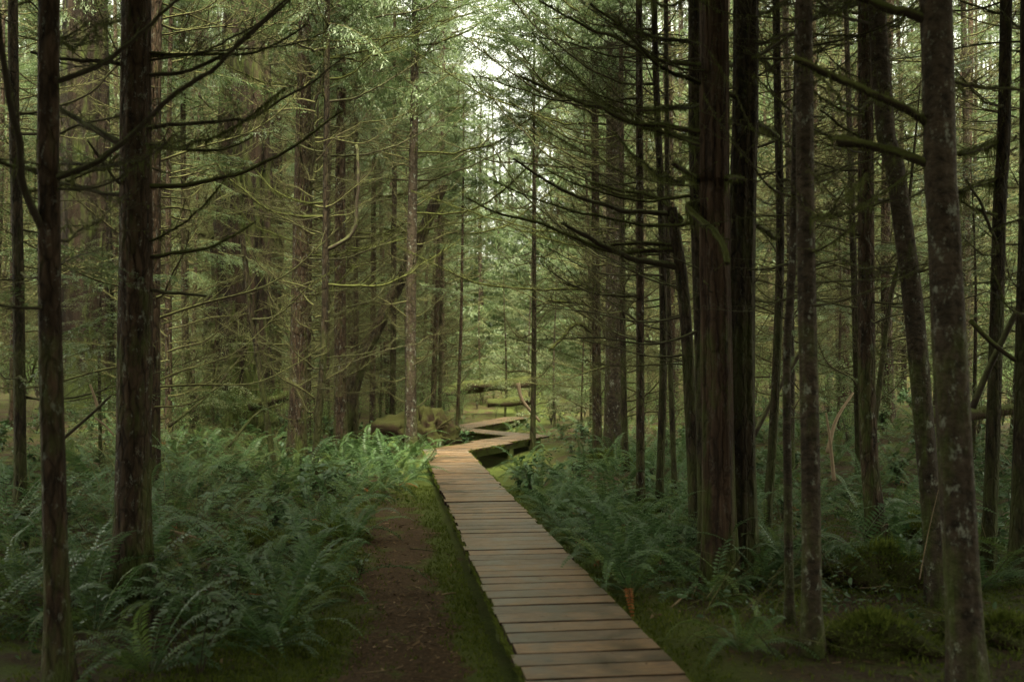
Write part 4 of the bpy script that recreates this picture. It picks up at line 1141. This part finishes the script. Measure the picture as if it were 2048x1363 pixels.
for u, v, s, lab, dead in [
    (395, 1250, 0.95, 'big sword fern with one upright frond in front of the stout left trunk', 0),
    (545, 1290, 0.85, 'spreading sword fern at the left edge of the earth path, bottom of the picture', 0),
    (300, 1345, 0.9, 'dark sword fern in the bottom left corner right of the nearest trunk', 0),
    (190, 1260, 0.9, 'dim sword fern between the nearest trunk and the stout left trunk', 0),
    (30, 1200, 0.9, 'shadowed sword fern at the left border', 0),
    (1262, 1185, 0.95, 'large arching sword fern beside the boardwalk in front of the cedar pair', 1),
    (1215, 1060, 0.9, 'upright sword fern behind the large arching one right of the boardwalk', 1),
    (1150, 1010, 0.8, 'sword fern touching the right edge of the boardwalk at mid distance', 0),
    (1080, 985, 0.8, 'sword fern spilling over the boardwalk edge on the right', 0),
    (700, 1085, 0.9, 'sword fern with drooping fronds left of the earth path', 0),
    (560, 1000, 1.0, 'sword fern with a rust-red withered frond near the mossy stump', 2),
    (450, 1010, 1.1, 'tall sword fern with a long arching frond below the straight brown trunk', 0),
    (350, 1020, 1.0, 'sword fern right of the stout left trunk', 0),
    (800, 935, 0.9, 'bright sword fern by the left corner of the first boardwalk bend', 0),
    (830, 950, 0.8, 'bright sword fern hugging the left edge of the boardwalk', 0),
    (915, 890, 0.8, 'small sword fern in the angle between boardwalk and root plate', 0),
    (1585, 1150, 0.9, 'dark sword fern between the slim poles right of the cedars', 0),
    (1700, 1130, 0.9, 'dark sword fern in front of the reddish trunk with curved foot', 0),
    (1790, 1110, 0.9, 'dark sword fern at the swollen foot of the reddish trunk', 0),
    (1960, 1180, 0.9, 'dim sword fern right of the stoutest trunk', 0),
    (1480, 1300, 0.6, 'small fern sprawling below the cedar roots', 0)]:
    p = ground_at(u, v); fern(p[0], p[1], s * 1.28, lab, dead=dead); spots.append((p[0], p[1]))
def scatter(n, xr, yr, ok, dmin, seed_pts):
    out = []; tr = 0
    while len(out) < n and tr < n * 60:
        tr += 1
        x, y = rng.uniform(*xr), rng.uniform(*yr)
        if not ok(x, y): continue
        if all((x - a) ** 2 + (y - b) ** 2 > dmin ** 2 for a, b in out + seed_pts): out.append((x, y))
    return out
fspots = [(o.location.x, o.location.y) for o in bpy.data.objects if o.name.startswith('sword_fern')]
L_ok = lambda x, y: float(deck_cx(y)) - x > 1.75 - 0.9 * float(sstep(13, 17, y)) and abs(x) < 0.55 * y
R_ok = lambda x, y: x - float(deck_cx(y)) > (0.72 if y < 12 else 0.8) and not (abs(x - 0.2) < 1.1 and abs(y - 20.5) < 1.9) and abs(x) < 0.55 * y and y > 6
for x, y in scatter(140, (-8, 0), (7.0, 22), L_ok, 0.45, fspots): fern(x, y, rng.uniform(0.75, 1.35), 'sword fern in the dense fern bank left of the boardwalk', 'fern bank left of the boardwalk', rng.integers(10, 15), int(rng.random() < 0.4))
for x, y in scatter(108, (0, 8), (8.2, 23), R_ok, 0.42, fspots): fern(x, y, rng.uniform(0.75, 1.3), 'sword fern in the dense fern bank right of the boardwalk', 'fern bank right of the boardwalk', rng.integers(10, 15), int(rng.random() < 0.4))
for x, y in scatter(24, (0, 3), (7.6, 14), lambda x, y: 0.74 < x - float(deck_cx(y)) < 1.9, 0.4, fspots): fern(x, y, rng.uniform(0.75, 1.1), 'sword fern in the dense fern bank right of the boardwalk', 'fern bank right of the boardwalk', 12, int(rng.random() < 0.4))
for x, y in scatter(34, (-3.5, 4), (25, 38), lambda x, y: abs(x - float(deck_cx(y))) > 0.9, 0.6, []): fern(x, y, rng.uniform(0.7, 1.0), 'pale fern growing along the far bends of the boardwalk', 'ferns along the far bends', 8)

# ================================================================== SHRUBS
def leaf_shape(L, W):
    return np.array([[0, 0, 0], [0.3 * L, W * 0.85, 0.06 * L], [0.65 * L, W * 0.8, 0.03 * L], [L, 0, -0.12 * L], [0.65 * L, -W * 0.8, 0.03 * L], [0.3 * L, -W * 0.85, 0.06 * L], [0.3 * L, 0, 0], [0.65 * L, 0, -0.02 * L]])
LEAF_F4 = np.array([[0, 6, 1, 1], [6, 7, 2, 1], [7, 3, 2, 2], [0, 5, 6, 6], [6, 5, 4, 7], [7, 4, 3, 3]])
LEAF_F = [np.array([[0, 6, 1], [7, 3, 2], [0, 5, 6], [7, 4, 3]]), np.array([[6, 7, 2, 1], [6, 5, 4, 7]])]
def shrub_meshes(nst, H, nl, L, W, mat, spread):
    st = MB(); lv = MB()
    for k in range(nst):
        a = rng.random() * 6.28; s = spread * rng.uniform(0.3, 1)
        P = spline([[0, 0, 0], [0.3 * s * math.cos(a), 0.3 * s * math.sin(a), H * 0.5], [s * math.cos(a) + rng.normal(0, 0.08), s * math.sin(a), H * rng.uniform(0.65, 1.1)]], 9)
        tube(st, P, np.linspace(0.005, 0.0015, 9), 3)
        for j in range(nl):
            u = rng.uniform(0.3, 1.0) * 8; i0 = min(int(u), 7); q = P[i0] + (P[i0 + 1] - P[i0]) * (u - i0)
            q = q + rng.normal(0, 0.05 * H, 3) * (0.6 if L > 0.04 else 1.6)
            M = trans(q) @ rotz(rng.random() * 6.28) @ roty(rng.normal(0.15, 0.35)) @ rotx(rng.normal(0, 0.35)) @ scale(rng.uniform(0.6, 1.25))
            v = leaf_shape(L, W) @ M[:3, :3].T + M[:3, 3]
            lv.add(v, LEAF_F[0]); lv.f.append((LEAF_F[1] + lv.n - len(v), 0))
    return st.mesh('stems', M_BR), lv.mesh('leaves', mat, False)
SAL = [shrub_meshes(7, 0.45, 9, 0.085, 0.027, M_SALAL, 0.28) for _ in range(4)]
HUC = [shrub_meshes(14, 1.15, 42, 0.032, 0.010, M_HUCK, 0.55) for _ in range(4)]
def shrub(name, lib, x, y, s, label, group, leafname='leaves'):
    st, lv = lib[rng.integers(len(lib))]
    t = thing(name, label, 'shrub', (x, y, float(ground_z(x, y)) - 0.02), group, rng.random() * 6.28)
    put('stems', st, t, sc=s); put(leafname, lv, t, sc=s)
# near salal with single leaves
one = MB(); v = leaf_shape(0.085, 0.028); one.add(v, LEAF_F[0]); one.f.append((LEAF_F[1], 0)); ONE = one.mesh('leaf', M_SALAL, True)
def near_salal(u, v, label, s=1.0, n=34):
    p = ground_at(u, v)
    t = thing('salal_bush', label, 'shrub', (p[0], p[1], p[2] - 0.02), 'near salal bushes')
    for k in range(8):
        a = rng.random() * 6.28; r = 0.26 * rng.uniform(0.4, 1) * s; H = 0.42 * s * rng.uniform(0.7, 1.15)
        P = spline([[0, 0, 0], [0.35 * r * math.cos(a), 0.35 * r * math.sin(a), H * 0.55], [r * math.cos(a), r * math.sin(a), H]], 8)
        b = MB(); tube(b, P, np.linspace(0.004, 0.0015, 8), 4); put('stem', b.mesh('stem', M_BR), t)
        for j in range(n // 8 + 1):
            q = P[rng.integers(3, 8)]
            put('leaf', ONE, t, q, (rng.normal(0, 0.3), rng.normal(0.1, 0.35), rng.random() * 6.28), s * rng.uniform(0.7, 1.2))
near_salal(300, 1260, 'broad-leaved salal bush at the foot of the stout left trunk', 1.0)
near_salal(345, 1230, 'glossy salal bush just right of the stout left trunk', 1.0)
near_salal(470, 1235, 'glossy salal bush between two sword ferns left of the path', 0.95)
near_salal(400, 1350, 'dark salal bush at the bottom edge among the ferns', 0.9)
near_salal(720, 1150, 'small salal bush with pale leaves beside the mossy bank', 0.6, 20)
near_salal(1465, 1180, 'sparse salal sprig growing against the cedar feet', 0.6, 16)
sh = []
for x, y in scatter(100, (-10, 0), (9.5, 28), lambda x, y: float(deck_cx(y)) - x > (1.9 if y < 15 else 1.1) and abs(x) < 0.55 * y, 0.6, sh): shrub('salal_bush', SAL, x, y, rng.uniform(0.8, 1.4), 'low glossy salal bush in the undergrowth left of the boardwalk', 'salal left of the boardwalk')
for x, y in scatter(85, (0, 11), (9.5, 28), R_ok, 0.6, sh): shrub('salal_bush', SAL, x, y, rng.uniform(0.8, 1.3), 'low glossy salal bush in the undergrowth right of the boardwalk', 'salal right of the boardwalk')
for x, y in scatter(60, (2.5, 20), (17, 36), lambda x, y: 0.12 * y < x < 0.6 * y, 0.9, sh): shrub('huckleberry_bush', HUC, x, y, rng.uniform(0.9, 1.5), 'bright green small-leaved shrub on the slope behind the right-hand trunks', 'bright shrubs on the right slope')
for x, y in scatter(55, (-18, -1.5), (20, 38), lambda x, y: -0.55 * y < x < -0.04 * y, 0.9, sh): shrub('huckleberry_bush', HUC, x, y, rng.uniform(0.8, 1.3), 'small-leaved green shrub behind the left-hand trunks', 'green shrubs on the left slope')
for x, y in scatter(46, (-5, 6), (33, 52), lambda x, y: abs(x - float(deck_cx(y))) > (1.0 if y < 36 else 0.0), 0.9, sh): shrub('huckleberry_bush', HUC, x, y, rng.uniform(1.0, 1.7), 'pale green shrub at the far end of the open line', 'shrubs closing the open line')

for x, y in LOGSHRUBS: shrub('huckleberry_bush', HUC, x, y, rng.uniform(0.5, 0.75), 'pale green shrub at the far end of the open line', 'shrubs closing the open line')
def relabel(prefix, group, text):
    gp = {}
    for o in bpy.data.objects:
        if o.name.startswith(prefix) and o.parent is None and o.get('group') in group:
            u = 1024 + o.location.x / o.location.y * F_PX
            gp.setdefault(sum(1 for a in anch if a[0] < u), []).append((o.location.y, o))
    for k, lst in gp.items():
        lst.sort(key=lambda q: q[0])
        if 0 < k < len(anch): where = 'between the %s and the %s' % (anch[k - 1][1], anch[k][1])
        else: where = 'beyond the ' + (anch[0][1] if k == 0 else anch[-1][1])
        for i_, (yy, o) in enumerate(lst):
            o['label'] = ('%s %s %s' % (ORD[i_], text, where)) if i_ < len(ORD) else 'far %s %s' % (text, where)
relabel('sword_fern', ('fern bank left of the boardwalk', 'fern bank right of the boardwalk'), 'bank fern')
relabel('salal_bush', ('salal left of the boardwalk', 'salal right of the boardwalk'), 'salal')
relabel('huckleberry_bush', ('bright shrubs on the right slope', 'green shrubs on the left slope'), 'green shrub')

for x, y in scatter(45, (-24, -6), (22, 42), lambda x, y: -0.62 * y < x < -0.30 * y, 0.9, sh): shrub('huckleberry_bush', HUC, x, y, rng.uniform(0.9, 1.6), 'small-leaved green shrub at the far left edge of the wood', 'shrubs at the left edge')

# ================================================================== DEADWOOD, LITTER, MOSS
def stick(label, pts, w0, w1, d, mat=M_BLEACH, tw=0.4):
    W = np.array([at_d(u, v, d + dd) for u, v, dd in pts]); b = MB()
    P = spline(W, 14) - W[0]
    R = np.linspace(w0, w1, 14) / 2 / F_PX * d
    tube(b, P, R, 6, cap=True)
    twig_set(b, P, R[0] * 0.6, 1, max(1, int(6 * tw)), 0.25 * np.linalg.norm(P[-1]), 3, True)
    o = put('fallen_branch', b.mesh('fallen_branch', mat), None, W[0]); tag(o, label, 'fallen branch')
stick('pale forked dead stick standing left of the reddish right-hand trunk', [(1655, 905, 0), (1672, 840, .1), (1706, 785, .3)], 9, 5, 12)
stick('bleached upright stick right of the blotched trunk', [(1668, 960, 0), (1660, 880, 0), (1652, 825, 0)], 8, 4, 11.5)
stick('dark pole leaning behind the slim bending trunk right of the cedars', [(1508, 870, 0), (1550, 790, 0), (1606, 695, 0)], 10, 9, 12, M_BR)
stick('reddish broken pole leaning right of the stoutest trunk', [(1945, 815, 0), (1985, 720, 0), (2050, 590, 0)], 14, 12, 8.6, M_BR, 0.2)
stick('crooked mossy pole crossing the right border', [(1940, 640, 0), (1990, 690, 0), (2060, 740, .2)], 11, 9, 8.3, M_BRM, 0.3)
stick('dead brown stick slanting across the brush left of the stout trunk', [(120, 882, 0), (180, 830, 0), (222, 790, 0)], 8, 5, 11, M_BR)
stick('pale stick lying across the left brush pile', [(190, 835, 0), (210, 850, 0), (228, 870, 0)], 5, 4, 11)
stick('straw-coloured stick standing in the left brush pile', [(196, 815, 0), (188, 790, 0), (180, 768, 0)], 7, 4, 12)
stick('broken pale stick beside the boardwalk at lower right', [(1310, 1245, 0), (1330, 1225, .2), (1368, 1190, .5)], 6, 4, 7.2)
stick('split pale wood chip by the right edge of the boardwalk', [(1296, 1250, 0), (1303, 1236, 0), (1306, 1228, 0)], 10, 6, 7.3, tw=0)
stick('long bleached twig lying at the foot of the cedars', [(1300, 1185, .4), (1350, 1195, .2), (1385, 1212, 0)], 6, 3, 7.9)
stick('straw twig leaning from the cedar root', [(1355, 1250, -.3), (1375, 1215, 0), (1395, 1165, .2)], 5, 3, 7.7)
stick('bent pale twig hanging beside the stout left trunk', [(392, 1090, 0), (420, 1080, 0), (452, 1068, 0)], 5, 3, 9.4)
stick('brown branch lying in the ferns right of the stout left trunk', [(330, 1058, 0), (370, 1068, 0), (412, 1080, .1)], 7, 4, 10)
stick('curved fallen stem by the right-hand boardwalk corner', [(1036, 765, 0), (1045, 800, 0), (1080, 843, 0)], 8, 5, 26, M_BLEACH, 0)
def path_stick(label, u0, v0, u1, v1, r, mat=M_BLEACH, bend=0.02):
    a = ground_at(u0, v0); b = ground_at(u1, v1); m = (a + b) / 2 + [bend, 0, 0.004]
    a[2] += r * 0.7; b[2] += r * 0.7; m[2] = float(ground_z(m[0], m[1])) + r * 0.8 + 0.004
    bb = MB(); tube(bb, spline([a, m, b], 9) - a, np.linspace(r, r * 0.6, 9), 6, cap=True)
    tag(put('twig', bb.mesh('twig', mat), None, a), label, 'twig')
path_stick('dark curved twig lying on the earth path', 820, 1097, 880, 1104, 0.007, M_BR, 0.0)
path_stick('pale chip of wood on the left half of the earth path', 808, 1124, 824, 1127, 0.007)
path_stick('brown stick lying at the right side of the earth path', 884, 1190, 912, 1186, 0.010, M_BLEACH)
path_stick('thin pale twig across the middle of the earth path', 815, 1168, 845, 1180, 0.004)
path_stick('pale chip on the far part of the earth path', 858, 1067, 882, 1066, 0.008)
path_stick('thin twig at the very bottom of the earth path', 730, 1345, 790, 1338, 0.004)
path_stick('short twig near the bottom of the earth path', 790, 1338, 805, 1330, 0.005)

# brush of dead twigs (nobody could count it)
def brush(name, n, xr, yr, ok, ln, label, zt=0.5, mat=M_TWIG):
    b = MB(); k = 0; tr = 0
    while k < n and tr < n * 20:
        tr += 1
        x, y = rng.uniform(*xr), rng.uniform(*yr)
        if not ok(x, y): continue
        z = float(ground_z(x, y)) + abs(rng.normal(0, zt * 0.45))
        a = rng.random() * 6.28; e = rng.normal(0.25, 0.4); l = ln * rng.uniform(0.3, 1.3)
        d = np.array([math.cos(a) * math.cos(e), math.sin(a) * math.cos(e), math.sin(e)])
        c = np.array([0, 0, 1]) * rng.normal(-0.05, 0.12) * l + np.cross(d, [0, 0, 1]) * rng.normal(0, 0.12) * l
        t = np.linspace(0, 1, 5)[:, None]
        r = rng.uniform(0.0015, 0.005)
        tube(b, np.array([x, y, z]) + d * l * t + c * t * t, np.linspace(r, r * 0.4, 5), 3)
        k += 1
    o = put(name, b.mesh(name, mat)); o['kind'] = 'stuff'; o['label'] = label; o['category'] = 'brush'
brush('dead_brush', 2600, (-9, -2.0), (9, 22), lambda x, y: x < -0.19 * y - 0.6, 0.8, 'tangle of dead brown twigs on the ground behind the left trunks')
brush('twig_litter', 1900, (1.2, 9), (6, 22), lambda x, y: x - float(deck_cx(y)) > 0.6 and x > 0.16 * y, 0.5, 'dead twigs littering the ground under the right-hand trunks', 0.25)
brush('bleached_twigs', 260, (-8, 9), (7, 20), lambda x, y: abs(x - float(deck_cx(y))) > 2.0, 0.6, 'scattered pale bleached twigs lying among the ferns', 0.4, M_BLEACH)

def scatter_pts(n, xr, yr, dens):
    x = rng.uniform(*xr, n); y = rng.uniform(*yr, n)
    k = rng.random(n) < dens(x, y); x, y = x[k], y[k]
    gz = ground_z(x, y) + np.exp(-((x / 9.0) ** 2 + ((y - 9) / 12.0) ** 2)) * 0.022 * fbm2(x * 6, y * 6, 3)
    return np.stack([x, y, gz], -1)
def moss_d(x, y):
    lat = x - deck_cx(y)
    m = np.exp(-((np.abs(lat) - 0.62) / 0.40) ** 2) + 1.3 * np.exp(-((lat + 1.85) / 0.50) ** 2) * (1 - sstep(11, 15, y)) + 0.35 * (np.abs(lat) > 1.2)
    m = m * (0.35 + 1.5 * (fbm2(x * 1.1 + 4, y * 1.1) + 0.3)) * (1 - 0.93 * dirt_mask(x, y)) * (np.abs(lat) > 0.47)
    return np.clip(m, 0, 1) * np.clip(8.0 / np.maximum(y, 1), 0, 1) ** 1.2
P = scatter_pts(330000, (-6, 6), (3.5, 16), moss_d)
o = put('moss_carpet', tufts(P, np.tile([0, 0, 1.0], (len(P), 1)), 0.020, 0.006, 0.55, M_MOSS, 'moss_carpet', 2)); o['kind'] = 'stuff'
o['label'] = 'low green moss carpet along both sides of the boardwalk and path'; o['category'] = 'moss'
P = scatter_pts(90000, (-5, 5), (3.5, 15), lambda x, y: np.clip(dirt_mask(x, y) * 0.9 + 0.16 * (np.abs(x - deck_cx(y)) > 0.5), 0, 1) * np.clip(7.5 / np.maximum(y, 1), 0, 1) ** 1.3)
n = len(P); a = rng.random(n) * 6.28; l = rng.exponential(0.007, n) + 0.004; w = np.minimum(l * rng.uniform(0.12, 0.5, n), 0.010)
dx = np.stack([np.cos(a), np.sin(a), rng.normal(0, 0.25, n)], -1) * l[:, None]; dy = np.stack([-np.sin(a), np.cos(a), rng.normal(0, 0.3, n)], -1) * w[:, None]
P[:, 2] += 0.006
ky = rng.uniform(0, 19, 420); P[:420] = np.stack([deck_cx(ky) + rng.uniform(-0.42, 0.42, 420), ky, np.full(420, 0.006)], -1); l[:420] *= 0.6; dx[:420] *= [0.6, 0.6, 0.05]; dy[:420] *= [0.6, 0.6, 0.05]
b = MB(); b.add(np.stack([P - dx - dy, P + dx - dy * 0.5, P + dx + dy, P - dx * 0.8 + dy], 1).reshape(-1, 3), np.arange(4 * n).reshape(-1, 4))
o = put('leaf_litter', b.mesh('leaf_litter', M_LITTER, False)); o['kind'] = 'stuff'; o['label'] = 'brown needles, chips and leaf litter on the worn earth path'; o['category'] = 'litter'

# low leafy ground cover among ferns (nobody could count it)
P = scatter_pts(60000, (-11, 11), (6.5, 30), lambda x, y: ((np.abs(x - deck_cx(y)) > 1.75) | ((x - deck_cx(y) > 0.9) & (y > 7)) | ((x - deck_cx(y) < -0.9) & (y > 14))) * (np.abs(x) < 0.56 * y) * (1 - dirt_mask(x, y)) * np.clip(0.55 + 1.6 * fbm2(x * 0.8, y * 0.8), 0, 1) * ~((np.abs(x - 0.2) < 1.2) & (np.abs(y - 20.5) < 2)))
n = len(P); base_leaf = leaf_shape(0.05, 0.016)
ry = rng.random(n) * 6.283; tl = rng.normal(0.1, 0.4, n); ro = rng.normal(0, 0.4, n); sc_ = rng.uniform(0.5, 1.5, n)
P[:, 2] += np.abs(rng.normal(0.06, 0.10, n))
cy, sy, ct, st_, cr, sr = np.cos(ry), np.sin(ry), np.cos(tl), np.sin(tl), np.cos(ro), np.sin(ro)
X, Y, Z = [np.outer(sc_, base_leaf[:, k]) for k in range(3)]
Y, Z = Y * cr[:, None] - Z * sr[:, None], Y * sr[:, None] + Z * cr[:, None]
X, Z = X * ct[:, None] + Z * st_[:, None], -X * st_[:, None] + Z * ct[:, None]
X, Y = X * cy[:, None] - Y * sy[:, None], X * sy[:, None] + Y * cy[:, None]
V = np.stack([X, Y, Z], -1) + P[:, None]
b = MB(); off = (np.arange(n) * 8)[:, None, None]
b.add(V.reshape(-1, 3), (LEAF_F[0][None] + off).reshape(-1, 3)); b.f.append(((LEAF_F[1][None] + off).reshape(-1, 4), 0))
o = put('ground_cover', b.mesh('ground_cover', M_SALAL, False)); o['kind'] = 'stuff'; o['label'] = 'low leafy ground cover between the ferns'; o['category'] = 'ground cover'
